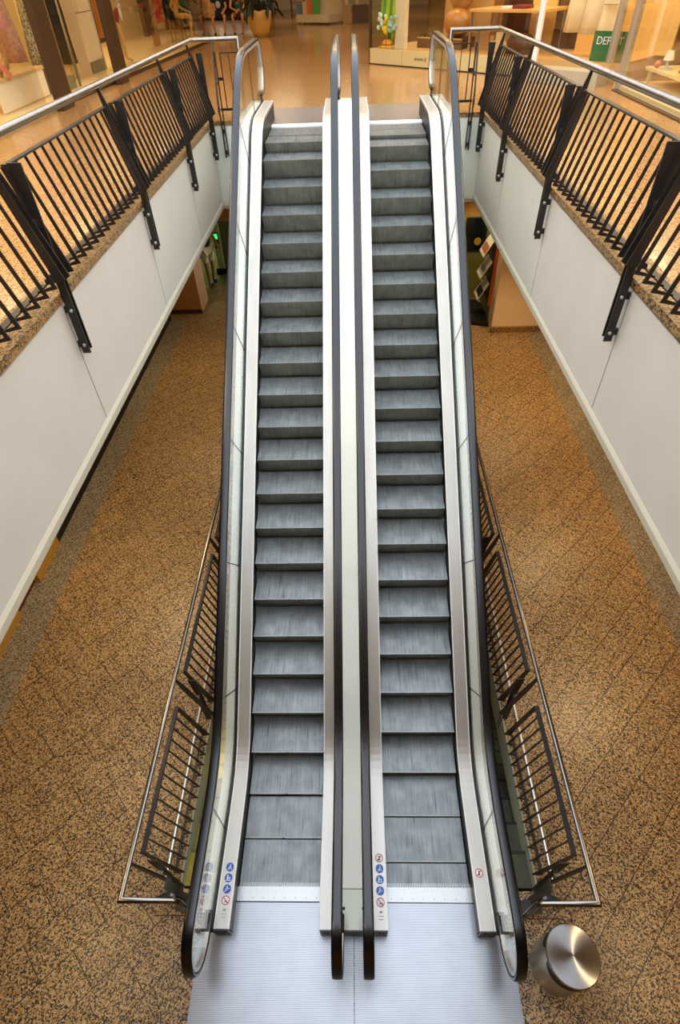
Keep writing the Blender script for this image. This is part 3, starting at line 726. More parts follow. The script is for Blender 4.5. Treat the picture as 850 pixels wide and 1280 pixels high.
def head_details(t, J, hair, skinm, facing):
    h = Vector(J['hed']); f = Vector(facing).normalized(); sd = f.cross(Vector((0, 0, 1)))
    bm = bmesh.new(); ball(bm, h-f*.018+Vector((0, 0, .045)), .098, (1, 1, 1.0), 18, 12); obj('hair', bm, hair, t, smooth=True)
    bm = bmesh.new(); ball(bm, h+f*.092+Vector((0, 0, -.01)), .016, (1, 1, 1.5))
    for s in (-1, 1): ball(bm, h+sd*s*.088+Vector((0, 0, 0)), .026, (.5, .7, 1.2))
    obj('face_features', bm, skinm, t, smooth=True)
    bm = bmesh.new()
    for s in (-1, 1): ball(bm, h+f*.082+sd*s*.032+Vector((0, 0, .02)), .011)
    ball(bm, h+f*.08+Vector((0, 0, -.045)), .02, (1, 1, .35)); obj('eyes_and_mouth', bm, mat('face_dark', '#5a2a22', .5), t, smooth=True)
def lerp(a, b, k): return tuple(Vector(a).lerp(Vector(b), k))
skinm = mat('skin', '#b5794f', .5); tan = mat('mannequin_tan', '#d3a765', .35)
def seated(x, y, z, yaw, spread=.14, seat=.46, lean=.10, arms='knees', k=1.0):
    J = dict(pel=(0, .0, seat+.10), spi=(0, -.02, seat+.32), che=(0, -lean, seat+.50), nek=(0, -lean-.03, seat+.66), hed=(0, -lean-.07, seat+.79), top=(0, -lean-.07, seat+.88))
    for s, n in ((-1, 'L'), (1, 'R')):
        J['sh'+n] = (s*.18, -lean+.01, seat+.54)
        J['hi'+n] = (s*.095, -.04, seat+.07); J['kn'+n] = (s*spread*1.25, -.46, seat+.055); J['an'+n] = (s*spread, -.40, .09); J['to'+n] = (s*spread*1.15, -.56, .04)
        if arms == 'clasp': J['el'+n] = (s*.24, -.26, seat+.26); J['wr'+n] = (s*.06, -.42, seat+.20); J['pa'+n] = (s*.02, -.47, seat+.17)
        elif arms == 'down': J['el'+n] = (s*.29, -.05, seat+.28); J['wr'+n] = (s*.29, -.18, seat+.05); J['pa'+n] = (s*.28, -.24, seat-.02)
        else: J['el'+n] = (s*.26, -.12, seat+.27); J['wr'+n] = (s*.18, -.34, seat+.17); J['pa'+n] = (s*.16, -.42, seat+.15)
    return J
def place(t, x, y, z, yaw): t.location = (x, y, z); t.rotation_euler = (0, 0, yaw)

# two people on a bench beyond the planter
black_cloth = mat('black_cloth', '#141416', .9); teal = mat('teal_cloth', '#1d6b50', .8); brownc = mat('brown_cloth', '#4a2f1c', .9); greyp = mat('print_grey', '#8d98a0', .8); orangec = mat('orange_hair', '#6e3512', .8)
shoe = mat('black_shoe', '#111111', .5); whitec = mat('white_cloth', '#e6e4de', .7)
t = thing('person', 'seated person in a dark printed top and black shorts, knees apart, beyond the railing corner', 'person', (-4.56, 26.0, H))
J = seated(0, 0, 0, 0, .17); figure(t, J, skinm)
J['kL'] = lerp(J['hiL'], J['knL'], .80); J['kR'] = lerp(J['hiR'], J['knR'], .80)
sleeve(t, 'shorts', J, [('pel', 'hiL'), ('hiL', 'kL'), ('pel', 'hiR'), ('hiR', 'kR')], dict(pel=.135, hiL=.10, kL=.085, hiR=.10, kR=.085), black_cloth)
J['uL'] = lerp(J['shL'], J['elL'], .6); J['uR'] = lerp(J['shR'], J['elR'], .6)
sh = sleeve(t, 'shirt', J, [('pel', 'spi'), ('spi', 'che'), ('che', 'shL'), ('shL', 'uL'), ('che', 'shR'), ('shR', 'uR')], dict(pel=.14, spi=.135, che=.15, shL=.075, shR=.075, uL=.065, uR=.065), black_cloth)
bm = bmesh.new(); ball(bm, (0, -.20, .80), .09, (1, .35, 1.1), 14, 10); obj('chest_print', bm, greyp, sh, smooth=True)
for s in 'LR': bm = bmesh.new(); ball(bm, Vector(J['an'+s])+Vector((0, -.07, -.04)), .05, (.85, 2.2, .9)); obj('shoe', bm, shoe, t, smooth=True)
head_details(t, J, black_cloth, skinm, (0, -1, 0))
t = thing('person', 'seated person in a teal top and short brown skirt, hands clasped, by the plant', 'person', (-3.90, 26.0, H))
J = seated(0, 0, 0, 0, .14, arms='clasp', lean=.16); figure(t, J, skinm, .92)
J['kL'] = lerp(J['hiL'], J['knL'], .55); J['kR'] = lerp(J['hiR'], J['knR'], .55)
sleeve(t, 'skirt', J, [('pel', 'hiL'), ('hiL', 'kL'), ('pel', 'hiR'), ('hiR', 'kR')], dict(pel=.13, hiL=.10, kL=.09, hiR=.10, kR=.09), brownc)
sleeve(t, 'top', J, [('pel', 'spi'), ('spi', 'che'), ('che', 'shL'), ('che', 'shR')], dict(pel=.125, spi=.12, che=.135, shL=.065, shR=.065), teal)
for s in 'LR': bm = bmesh.new(); ball(bm, Vector(J['an'+s])+Vector((0, -.07, -.04)), .045, (.85, 2.2, .9)); obj('shoe', bm, shoe, t, smooth=True)
head_details(t, J, orangec, skinm, (0, -1, 0))
t = thing('bench', 'dark bench with a pale base behind the two seated people', 'bench', (-4.2, 26.25, H))
bm = bxs((-.95, -.25, .38), (1.05, .30, .45)); obj('seat', bm, mat('bench_dark', '#241c1a', .6), t)
obj('base', bxs((-.85, -.05, 0), (.95, .2, .379)), whitec, t)
t = thing('shopping_bag', 'small white bag standing on the floor between the feet of the person in black', 'bag', (-4.47, 25.7, H))
bm = bmesh.new(); strip(bm, [[(-.12, -.05, 0), (.12, -.05, 0), (.12, .05, 0), (-.12, .05, 0)], [(-.14, -.06, .22), (.14, -.06, .22), (.14, .06, .22), (-.14, .06, .22)]]); obj('body', bm, whitec, t)
bm = bmesh.new(); tube(bm, [(-.06, 0, .22), (-.05, 0, .29), (.05, 0, .29), (.06, 0, .22)], .006, 6); obj('handle', bm, whitec, t)
# person at the lift on the lower level
khaki = mat('khaki_shorts', '#cdbf95', .8)
t = thing('person', 'person in cream shorts and a dark top standing at the lift on the lower floor', 'person', (-3.93, 15.36, 0)); t.rotation_euler = (0, 0, R(40))
J = dict(pel=(0, 0, .95), spi=(0, 0, 1.13), che=(0, 0, 1.33), nek=(0, -.01, 1.52), hed=(0, -.03, 1.66), top=(0, -.03, 1.76))
for s, n in ((-1, 'L'), (1, 'R')):
    J['sh'+n] = (s*.19, 0, 1.40); J['hi'+n] = (s*.10, 0, .90); J['kn'+n] = (s*.115, -.02+s*.05, .50); J['an'+n] = (s*.12, .02+s*.09, .09); J['to'+n] = (s*.14, -.15+s*.09, .04)
J['elR'] = (.26, -.05, 1.14); J['wrR'] = (.20, -.26, 1.06); J['paR'] = (.18, -.34, 1.05); J['elL'] = (-.27, .03, 1.12); J['wrL'] = (-.25, -.10, .92); J['paL'] = (-.24, -.14, .84)
figure(t, J, mat('skin_shade', '#9a6238', .5))
J['kL'] = lerp(J['hiL'], J['knL'], .85); J['kR'] = lerp(J['hiR'], J['knR'], .85)
sleeve(t, 'shorts', J, [('pel', 'hiL'), ('hiL', 'kL'), ('pel', 'hiR'), ('hiR', 'kR')], dict(pel=.145, hiL=.115, kL=.105, hiR=.115, kR=.105), khaki)
J['uL'] = lerp(J['shL'], J['elL'], .6); J['uR'] = lerp(J['shR'], J['elR'], .6)
sleeve(t, 'shirt', J, [('pel', 'spi'), ('spi', 'che'), ('che', 'shL'), ('shL', 'uL'), ('che', 'shR'), ('shR', 'uR')], dict(pel=.14, spi=.14, che=.155, shL=.08, shR=.08, uL=.07, uR=.07), mat('navy_cloth', '#14141f', .9))
for s in 'LR':
    bm = bmesh.new(); c = Vector(J['an'+s])+Vector((0, -.07, -.04)); ball(bm, c, .05, (.9, 2.5, .95)); o = obj('shoe', bm, shoe, t, smooth=True)
    bm = bmesh.new(); ball(bm, c+Vector((0, .0, .035)), .03, (1.1, 1.2, .5)); obj('shoe_laces', bm, whitec, o, smooth=True)
bm = bmesh.new(); tube(bm, [Vector(J['wrR'])+Vector((0, 0, -.012)), Vector(J['wrR'])+Vector((-.002, -.02, .0))], .034, 12); obj('wristwatch', bm, whitec, t)
head_details(t, J, black_cloth, skinm, (0, -1, 0))

# ------------------------------------------------------------------ lower level furnishings
t = thing('lift_door_frame', 'pale lift surround with a green lit call panel on the lower floor', 'lift', (-3.70, 16.0, 0))
pale = mat('lift_pale', '#a9ab7c', .45)
obj('jamb', bxs((-.14, 0, 0), (.03, .35, 2.5)), pale, t)
obj('door', bxs((.04, .12, 0), (1.3, .2, 2.4)), mat('lift_door', '#5d6348', .35, .5), t)
obj('jamb', bxs((1.31, 0, 0), (1.5, .35, 2.5)), pale, t); obj('header', bxs((-.14, 0, 2.51), (1.5, .35, 3.3)), pale, t)
obj('threshold', bxs((-.2, -.04, 0), (.7, -.001, .16)), M['black'], t)
cp = obj('call_panel', bxs((-.12, -.02, .72), (.0, -.001, 1.12)), mat('panel_dark', '#23281c', .4), t)
obj('display', bxs((-.10, -.026, .96), (-.02, -.0201, 1.08)), mat('green_display', '#0a5a2a', .4, emit='#22ff66', es=2.2), cp)
bm = bmesh.new(); lathe(bm, [(.0001, 0), (.02, 0), (.02, .008), (.0001, .008)], 12, mx=Matrix.Translation((-.06, -.02, .83)) @ Matrix.Rotation(R(90), 4, 'X')); obj('button', bm, M['brushed'], cp)
# leaflet rack, window with yellow disc, low black slab
t = thing('leaflet_rack', 'wall rack with an orange edge holding leaflets in the lower right niche', 'leaflet rack', (3.17, 12.62, 0))
obj('back_board', bxs((-.02, .0, .45), (.015, .9, 1.85)), mat('rack_brown', '#4c3a1e', .6), t)
obj('edge_strip', bxs((-.04, -.035, .42), (.01, -.001, 1.90)), mat('rack_orange', '#c9541a', .4), t)
def leaflet(lab, y, z, w, col, c2):
    o = thing('leaflet', lab, 'leaflet', (2.90, y, z)); o.rotation_euler = (0, R(30), 0)
    obj('cover', bxs((-.006, 0, 0), (0, w, .42)), col, o); obj('picture', bxs((-.009, .03, .05), (-.0061, w-.03, .22)), c2, o)
    obj('holder', bxs((-.01, 0, -.02), (.08, w, -.001)), mat('clear_holder', '#b9b59a', .3), o)
pap = mat('paper', '#d9d4c4', .6)
leaflet('printed leaflet with warm pictures, topmost in the orange-edged rack', 12.70, 1.50, .48, pap, mat('print_red', '#a8603a', .6))
leaflet('pale grey leaflet in the middle of the orange-edged rack', 12.68, 1.02, .48, pap, mat('print_grey2', '#aaa79c', .6))
leaflet('white leaflet with a dark picture, lowest in the orange-edged rack', 12.66, .54, .48, pap, mat('print_dark', '#3a3230', .6))
t = thing('display_window', 'dark framed window with a yellow disc in the lower right niche', 'window', (2.95, 14.1, 1.12))
obj('frame', bxs((-.75, -.09, .0), (.55, -.02, 1.6)), mat('frame_green', '#7f8a4a', .5), t)
obj('pane', bxs((-.28, -.11, .05), (.22, -.091, .80)), mat('dark_pane', '#141b22', .15), t)
bm = bmesh.new(); lathe(bm, [(.0001, 0), (.085, 0), (.085, .01), (.0001, .01)], 28, mx=Matrix.Translation((.04, -.11, .27)) @ Matrix.Rotation(R(90), 4, 'X')); obj('yellow_disc', bm, mat('disc_yellow', '#d9a81c', .5), t)
for x in (-.34, .27): obj('mullion', bxs((x, -.12, .0), (x+.035, -.091, 1.5)), mat('mullion_yellow', '#b9a552', .5), t)
obj('pane', bxs((-.70, -.11, .05), (-.36, -.091, 1.4)), mat('orange_pane', '#a1601f', .4), t); obj('pane', bxs((.33, -.11, .05), (.5, -.091, .8)), mat('dark_pane2', '#101614', .15), t)
t = thing('floor_slab', 'low black slab on the floor at the foot of the lower right wall', 'box', (2.93, 12.95, 0))
bm = bmesh.new(); prism(bm, [(-.42, -.35), (.24, -.55), (.24, .75), (-.42, .75)], 0, .10, 'z'); obj('body', bm, M['black'], t)
obj('lid', bxs((-.40, .0, .101), (.22, .7, .115)), M['black'], t)

struct('wall_lower_end', bxs((-12, 22, 0), (12, 22.2, 3.3)), green_w)
struct('wall_lower_behind', bxs((-5.6, -3.2, 0), (5.2, -3.0, 4.3)), orange)
struct('wall_lower_niche_end', bxs((2.2, 14.21, 0), (6, 14.4, 3.35)), mat('dim_green', '#5c6434', .6))

# ------------------------------------------------------------------ left shop front (upper level)
ivory = mat('ivory_wall', '#e8cf9a', .6, var=.03); cream_f = mat('cream_floor', '#ecd49c', .35)
brown_m = mat('brown_metal', '#46301a', .4, .2)
Z = H
def gx(y): return -5.34+.055*(y-9.5)
bm = bmesh.new(); prism(bm, [(-5.62, 4.0), (gx(4)+.02, 4.0), (gx(24)+.02, 24.0), (-5.62, 24)], Z, Z+.07, 'z'); bxs((-7.6, 4, Z), (-5.62, 28, Z+.07), bm)
struct('floor_shop_left', bm, cream_f)
bm = bmesh.new(); prism(bm, [(gx(4)+.021, 4), (gx(4)+.03, 4), (gx(24)+.03, 24), (gx(24)+.021, 24)], Z, Z+.075, 'z'); struct('trim_4', bm, brown_m)
struct('wall_shop_left_back', bxs((-7.7, 3, Z), (-7.6, 30, 8.4)), ivory)
struct('wall_shop_left_near', bxs((-7.6, 3.9, Z), (-5.5, 4.0, 8.4)), ivory)
for i, (a, b) in enumerate(((4.05, 11.60), (12.18, 14.5), (15.08, 19.2), (19.3, 23.9))):
    bm = bmesh.new(); prism(bm, [(gx(a), a), (gx(a)-.012, a), (gx(b)-.012, b), (gx(b), b)], Z+.075, Z+3.1, 'z'); struct('window_%d' % (i+1), bm, M['shopglass'])
struct('wall_shop_left_head', bxs((-5.6, 4, Z+3.11), (-4.6, 24, 8.4)), ivory)
for y0, lab in ((11.62, 'brown shopfront pillar nearer the camera, beside the left railing'), (14.52, 'brown shopfront pillar farther along, standing before the standing mannequin')):
    t = thing('shopfront_pillar', lab, 'pillar', (gx(y0)+.20, y0, Z)); obj('shaft', bxs((-.07, 0, .0), (.05, .54, 3.1)), brown_m, t)
    obj('edge_strip', bxs((.051, .50, .0), (.058, .54, 3.1)), mat('pillar_lit_edge', '#7a5a34', .4), t)  # lit pillar edge put in as a lighter coloured strip
# shop walls / partitions
def board(name, label, cat, x, y0, y1, z0, z1, m, th=.06, rz=0):
    t = thing(name, label, cat, (x, y0, z0)); obj('board', bxs((-th, 0, 0), (0, y1-y0, z1-z0)), m, t); return t
lightm = mat('white_laminate', '#f3e2bd', .4); greyg = mat('grey_green_plinth', '#7b7a5c', .5); seam = mat('seam', '#8a7a58', .5)
t = board('display_unit', 'tall ivory display panel with a horizontal seam and grey foot, left of the brown poster', 'display unit', -5.85, 15.75, 16.75, Z+.07, Z+2.9, lightm, .25)
obj('seam', bxs((.001, 0, 1.02), (.004, 1.0, 1.035)), seam, t); obj('foot', bxs((.001, .05, .0), (.05, .95, .20)), greyg, t)
obj('metal_edge', bxs((.001, .96, 0), (.03, 1.0, 2.8)), M['brushed'], t)
board('partition_panel', 'ivory partition panel standing left of the tall ivory display unit', 'partition', -6.0, 14.95, 15.45, Z+.07, Z+2.9, mat('partition_cream', '#dfc084', .5), .4)
t = thing('mirror_strip', 'slim pale metal upright between the black garments and the nearer brown pillar', 'upright', (-5.45, 13.9, Z+.07)); obj('bar', bxs((-.04, 0, 0), (0, .06, 2.9)), M['brushed'], t); obj('foot_block', bxs((-.24, -.55, 0), (-.05, -.06, .20)), greyg, t)
t = board('poster', 'framed brown and orange poster hanging behind the shop window left of the farther pillar', 'poster', -5.86, 16.80, 17.55, Z+.52, Z+2.6, mat('poster_brown', '#4b2f16', .5), .04)
obj('picture', bxs((.001, .1, .08), (.006, .65, 2.0)), striped('poster_orange', '#b8752c', '#8a4d18', .19, 1, .5, 0, .5, .3), t)
obj('frame_bottom', bxs((.001, 0, 0), (.02, .75, .05)), brown_m, t)
t = thing('price_card', 'small white card under the brown poster', 'card', (-5.75, 17.05, Z+.42)); obj('card', bxs((0, 0, 0), (.01, .32, .05)), whitec, t)
# garments and mannequins
def garment(name, label, cat, x, y, z0, z1, w, m, d=.16, flare=1.35, folds=5, waist=.7, group=None):
    t = thing(name, label, cat, (x, y, z0), group=group); bm = bmesh.new(); rows = []; h = z1-z0
    for k, (q, s) in enumerate(((0, flare), (.25, flare*.9), (.5, 1), (.68, waist), (.85, .95), (.96, .75), (1, .35))):
        row = []
        for j in range(28):
            a = 2*math.pi*j/28; f = 1+.10*math.sin(a*folds+1)*(1-q)
            row.append((d*s*f*math.cos(a), w/2*s*f*math.sin(a), q*h))
        rows.append(row)
    strip(bm, rows); obj('cloth', bm, m, t, smooth=True)
    bm = bmesh.new(); tube(bm, [(0, -w*.35, h-.02), (0, 0, h+.05), (0, w*.35, h-.02)], .008, 8); tube(bm, [(0, 0, h+.05), (0, 0, h+.22)], .005, 6); obj('hanger', bm, M['brushed'], t)
    return t
def speck(name, a, b, c, s=60):
    return granite(name, a, b, c, tiles=False, rough=.5, scale=s/60)
garment('sequin_dress', 'long silver sequined dress hanging left of the nearer brown pillar', 'dress', -5.85, 13.42, Z+.40, Z+1.9, .30, speck('sequin', '#b9b49a', '#8f8a6a', '#5c5638', 40), waist=.85)
garment('pink_dress', 'dusty pink patterned dress hanging farthest left behind the shop window', 'dress', -6.25, 13.15, Z+.55, Z+1.9, .24, mat('pinkish', '#b88a70', .7, var=.3, vscale=14), waist=.85)
garment('floral_dress', 'black dress with pale and red flowers right of the nearer brown pillar', 'dress', -6.0, 15.0, Z+.34, Z+1.9, .34, mat('floral_black', '#15110f', .8, var=.9, vscale=9), flare=1.1, waist=.9)
t = thing('sale_sign', 'pink hanging sign at the left edge of the shop window', 'sign', (-5.9, 11.9, Z+1.07)); obj('card', bxs((-.01, 0, 0), (.01, .56, .7)), mat('pink_card', '#e79a9a', .5), t)
obj('cord', bxs((-.003, .27, .7), (.003, .276, 1.9)), M['gasket'], t)
t = thing('display_stand', 'low wooden display stand carrying a gold bow at the left edge', 'stand', (-5.75, 11.6, Z+.07))
obj('top', bxs((-.35, -.7, .40), (.1, 1.4, .44)), mat('stand_wood', '#d7b77c', .4), t)
for a in (-.6, 1.3): obj('leg', bxs((-.3, a-.02, 0), (-.26, a+.02, .399)), M['brushed'], t)
obj('front_panel', bxs((.06, -.66, .02), (.08, 1.26, .399)), lightm, t)
gold = mat('gold_fabric', '#b88d4b', .4, .3)
t = thing('gold_bow', 'gold fabric bow standing on the low wooden display stand', 'bow', (-5.75, 11.55, Z+.515)); bm = bmesh.new()
for s in (-1, 1): ball(bm, (0, s*.13, .13), .11, (.5, 1.1, .8), rot=Matrix.Rotation(R(30*s), 4, 'X'))
obj('loops', bm, gold, t, smooth=True); bm = bmesh.new(); ball(bm, (0, 0, .11), .045); obj('knot', bm, gold, t, smooth=True)
for s in (-1, 1): bm = bmesh.new(); prism(bm, [(s*.01, .1), (s*.06, .1), (s*.16, -.0), (s*.08, .0)], -.01, .01); obj('tail', bm, gold, t)
t = thing('price_tag', 'coral pink price tag leaning below the gold bow', 'tag', (-5.60, 11.15, Z+.52)); o = obj('card', bxs((0, 0, 0), (.01, .34, .09)), mat('coral', '#e8806a', .5), t); o.rotation_euler = (R(-35), 0, 0); o.location = (0, 0, .14)
t = thing('grey_box', 'small grey box on the shop floor below the sequined dress', 'box', (-5.62, 13.06, Z+.072)); obj('body', bxs((-.2, 0, 0), (0, .5, .34)), greyg, t); bm = bmesh.new(); ball(bm, (.004, .25, .25), .02, (.3, 1, 1)); obj('knob', bm, brown_m, t)
# standing mannequin
t = thing('mannequin', 'standing tan mannequin with a white tag behind the farther brown pillar', 'mannequin', (-5.75, 17.75, Z+.07)); t.rotation_euler = (0, 0, R(75))
J = dict(pel=(0, 0, .95), spi=(0, 0, 1.13), che=(0, 0, 1.33), nek=(0, 0, 1.52), hed=(0, -.02, 1.66), top=(0, -.02, 1.76))
for s, n in ((-1, 'L'), (1, 'R')):
    J['sh'+n] = (s*.18, 0, 1.40); J['el'+n] = (s*.27, .04, 1.12); J['wr'+n] = (s*.24, -.08, .90); J['pa'+n] = (s*.24, -.11, .82)
    J['hi'+n] = (s*.10, 0, .90); J['kn'+n] = (s*.12, -.03-s*.06, .49); J['an'+n] = (s*.14, .02-s*.10, .08); J['to'+n] = (s*.16, -.14-s*.10, .03)
figure(t, J, tan)
sleeve(t, 'briefs', J, [('pel', 'hiL'), ('pel', 'hiR')], dict(pel=.14, hiL=.095, hiR=.095), mat('briefs_red', '#8e3a2c', .7))
t = thing('oval_tag', 'white oval tag hanging by the hip of the standing mannequin', 'tag', (-5.42, 17.45, Z+.87)); bm = bmesh.new(); lathe(bm, [(.0001, 0), (.15, 0), (.15, .008), (.0001, .008)], 28, mx=Matrix.Rotation(R(90), 4, 'Y') @ Matrix.Diagonal((1.45, .62, 1, 1))); o = obj('card', bm, whitec, t); o.location = (0, 0, .22)
for k in range(3): obj('print', bxs((.009, -.05+.035*k, .30), (.011, -.035+.035*k, .36)), sink, o).location = (0, 0, -.22)
obj('print', bxs((.009, -.05, .02), (.011, .05, .03)), sink, o)
# column and board between the mannequins
board('display_board', 'tall dark board behind the glass left of the red poster', 'board', -5.85, 20.9, 21.7, Z+.35, Z+2.9, brown_m, .1)
board('wood_panel', 'tall tan wooden panel next to the dark board left of the red poster', 'panel', -5.85, 21.75, 22.2, Z+.07, Z+2.9, mat('tan_wood', '#a9762f', .5, var=.2, stretch=(8, 8, .4)), .1)
t = board('red_poster', 'glossy red poster beside the seated mannequin', 'poster', -5.84, 22.25, 23.2, Z+.55, Z+2.2, mat('red_gloss', '#c8231a', .2), .05)
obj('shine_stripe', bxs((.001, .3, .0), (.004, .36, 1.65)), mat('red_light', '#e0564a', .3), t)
t = thing('stool', 'slim dark stool under the seated mannequin', 'stool', (-5.5, 23.3, Z+.07)); obj('seat', bxs((-.2, -.3, .47), (.2, .25, .50)), brown_m, t)
for a, b in ((-.17, -.27), (.17, -.27), (-.17, .22), (.17, .22)): bm = bmesh.new(); tube(bm, [(a, b, 0), (a, b, .47)], .012, 8); obj('leg', bm, brown_m, t)
t = thing('mannequin', 'seated tan mannequin in a red top on a stool, beside the red poster', 'mannequin', (-5.5, 23.3, Z+.07)); t.rotation_euler = (0, 0, R(100))
J = seated(0, 0, 0, 0, .10, seat=.53); J['pel'] = (0, 0, .64)
J['elL'] = (-.20, .12, .82); J['wrL'] = (-.14, -.08, .66); J['paL'] = (-.13, -.14, .64)
figure(t, J, mat('mannequin_gold', '#d8a54c', .3)); sleeve(t, 'top', J, [('spi', 'che'), ('che', 'shL'), ('che', 'shR')], dict(spi=.12, che=.15, shL=.07, shR=.07), mat('red_top', '#c02a1a', .5))
garment('hanging_blouse', 'dark green blouse hanging behind the seated mannequin', 'garment', -5.85, 26.2, Z+.60, Z+1.5, .8, mat('green_cloth', '#124a28', .7), flare=1.0)
garment('khaki_coat', 'khaki coat with a dark belt hanging left of the round tan column', 'coat', -5.75, 27.6, Z+.05, Z+1.7, .7, mat('khaki_coat', '#9b7b45', .7), flare=1.2)
t = thing('column', 'round tan column left of the person in black', 'column', (-5.05, 26.8, Z)); bm = bmesh.new(); lathe(bm, [(.25, 0), (.25, 3.8)], 32); obj('shaft', bm, mat('column_tan', '#d2a05a', .45), t, smooth=False); bm = bmesh.new(); lathe(bm, [(.27, 0), (.27, .05), (.251, .06)], 32); obj('base_ring', bm, brown_m, t)

# ------------------------------------------------------------------ planter and kiosk at the back
t = thing('potted_plant', 'large tan pot with a dark leafy plant at the back of the upper floor', 'potted plant', (-3.02, 24.6, Z))
bm = bmesh.new(); lathe(bm, [(.22, 0), (.30, .15), (.38, .42), (.41, .62), (.39, .66), (.36, .66), (.36, .60), (.001, .59)], 32); obj('pot', bm, mat('pot_tan', '#cf9f4c', .4), t, smooth=True)
bm = bmesh.new(); rng = random.Random(3); leafm = mat('leaf_dark', '#16281a', .35, var=.4, vscale=5)
for k in range(46):
    a = rng.uniform(0, 6.283); el = rng.uniform(-.55, 1.1); rr = rng.uniform(.35, .75); c = Vector((rr*math.cos(a)*math.cos(el), rr*math.sin(a)*math.cos(el), .92+rr*math.sin(el)*.8))
    L_ = rng.uniform(.28, .42); W_ = L_*.42; m4 = Matrix.Translation(c) @ Matrix.Rotation(a, 4, 'Z') @ Matrix.Rotation(rng.uniform(.3, 1.3), 4, 'Y') @ Matrix.Rotation(rng.uniform(-.5, .5), 4, 'X')
    prof_ = [(0, 0), (.15, .75), (.4, 1), (.7, .7), (.9, .3), (1, 0)]
    up = [m4 @ Vector((x*L_, y*W_/2, .04*abs(y)-.10*x*x)) for x, y in prof_]; dn = [m4 @ Vector((x*L_, -y*W_/2, .04*abs(y)-.10*x*x)) for x, y in prof_]; md = [m4 @ Vector((x*L_, 0, -.10*x*x)) for x, y in prof_]
    for i in range(5):
        for A, B in ((md, up), (dn, md)):
            q = [A[i], A[i+1], B[i+1], B[i]]; u = []
            for v in q:
                if not any((v-w).length < 1e-6 for w in u): u.append(v)
            if len(u) > 2: bm.faces.new([bm.verts.new(v) for v in u])
    tube(bm, [(0, 0, .6), tuple(c*.5+Vector((0, 0, .45))), tuple(c)], .008, 5)
bmesh.ops.remove_doubles(bm, verts=bm.verts[:], dist=1e-5); obj('foliage', bm, leafm, t)['kind'] = 'stuff'
kw = mat('kiosk_white', '#e3d2ae', .5)
t = thing('display_plinth', 'low white display plinth with colourful goods at the far back', 'plinth', (-.83, 28.8, Z)); t.rotation_euler = (0, 0, R(-40))
t.rotation_euler = (0, 0, 0)
bm = bmesh.new(); prism(bm, [(-1.33, .9), (0, 0), (.62, .9), (-.6, 2.2)], .06, .30, 'z'); obj('base', bm, kw, t)
bm = bmesh.new(); prism(bm, [(-.35, .62), (0, .30), (.55, .9), (.1, 1.5)], .30, .74, 'z'); obj('block', bm, kw, t)
for x, y in ((-1.2, .95), (0, .12), (.5, .9)): obj('foot', bxs((x-.02, y-.02, 0), (x+.02, y+.02, .06)), brown_m, t)
cols = [('blue', '#5a7790'), ('orange', '#d8722a'), ('pale', '#d9b48a'), ('green', '#4fa02a'), ('purple', '#7a2a86'), ('red', '#c23a24'), ('yellow', '#d8a020')]
def goods(lab, x, y, z, w, h, c, kind='box'):
    t = thing('gift_bag' if kind == 'bag' else 'boxed_item' if kind == 'box' else 'bunch_of_flowers', lab, 'merchandise', (x, y, z), group=None)
    if kind == 'box': obj('body', bxs((-w/2, -.1, 0), (w/2, .1, h)), c, t); obj('lid', bxs((-w/2-.005, -.105, h), (w/2+.005, .105, h+.02)), c, t)
    elif kind == 'bag':
        bm = bmesh.new(); strip(bm, [[(-w/2, -.08, 0), (w/2, -.08, 0), (w/2, .08, 0), (-w/2, .08, 0)], [(-w/2*1.1, -.09, h), (w/2*1.1, -.09, h), (w/2*1.1, .09, h), (-w/2*1.1, .09, h)]]); obj('body', bm, c, t)
        bm = bmesh.new(); tube(bm, [(-w/4, 0, h), (-w/5, 0, h+.08), (w/5, 0, h+.08), (w/4, 0, h)], .006, 6); obj('handle', bm, c, t)
    else:
        bm = bmesh.new(); r_ = random.Random(int(x*100))
        for k in range(16): ball(bm, (r_.uniform(-w/2, w/2), r_.uniform(-.12, .12), h*.55+r_.uniform(0, h*.4)), .05, (1, 1, .8), 8, 6)
        obj('blossoms', bm, c, t)['kind'] = 'stuff'
        bm = bmesh.new(); lathe(bm, [(.05, 0), (.09, h*.5), (.085, h*.52), (.001, h*.5)], 12); obj('vase', bm, kw, t)
    return t
cm = {k: mat('goods_'+k, v, .5) for k, v in cols}
goods('blue-grey gift bag, leftmost item on the far display plinth', -2.0, 29.72, Z+.30, .22, .30, cm['blue'], 'bag')
goods('pale gift bag next to the blue-grey one on the far plinth', -1.78, 29.55, Z+.30, .18, .36, cm['pale'], 'bag')
goods('orange gift bag on the far display plinth', -1.58, 29.42, Z+.30, .2, .48, cm['orange'], 'bag')
goods('stack-like green boxed item on the far display plinth', -1.33, 29.27, Z+.30, .26, .85, cm['green'])
goods('purple boxed item right of the green one on the far plinth', -1.10, 29.62, Z+.30, .18, .62, cm['purple'])
goods('purple and pink flowers on top of the white block of the far plinth', -.85, 29.7, Z+.74, .4, .34, cm['purple'], 'fl')
goods('orange flowers on top of the white block at its right', -.45, 29.75, Z+.74, .4, .30, cm['orange'], 'fl')
for i, (x, lab, c) in enumerate(((-.12, 'tan square pedestal, left of the two with bright flowers', '#b08a50'), (.42, 'dark brown square pedestal with red flowers, right of the tan one', '#5a4026'))):
    t = thing('pedestal', lab, 'pedestal', (x, 29.1, Z)); m_ = mat('pedestal_%d' % i, c, .5); w_ = .15 if i == 0 else .33
    obj('body', bxs((-w_, 0, 0), (w_, .4, .50)), m_, t); obj('top', bxs((-w_-.01, -.01, .50), (w_+.01, .41, .53)), m_, t)
goods('bright red flowers on the dark brown pedestal at the far back', .30, 29.3, Z+.531, .45, .34, cm['red'], 'fl')
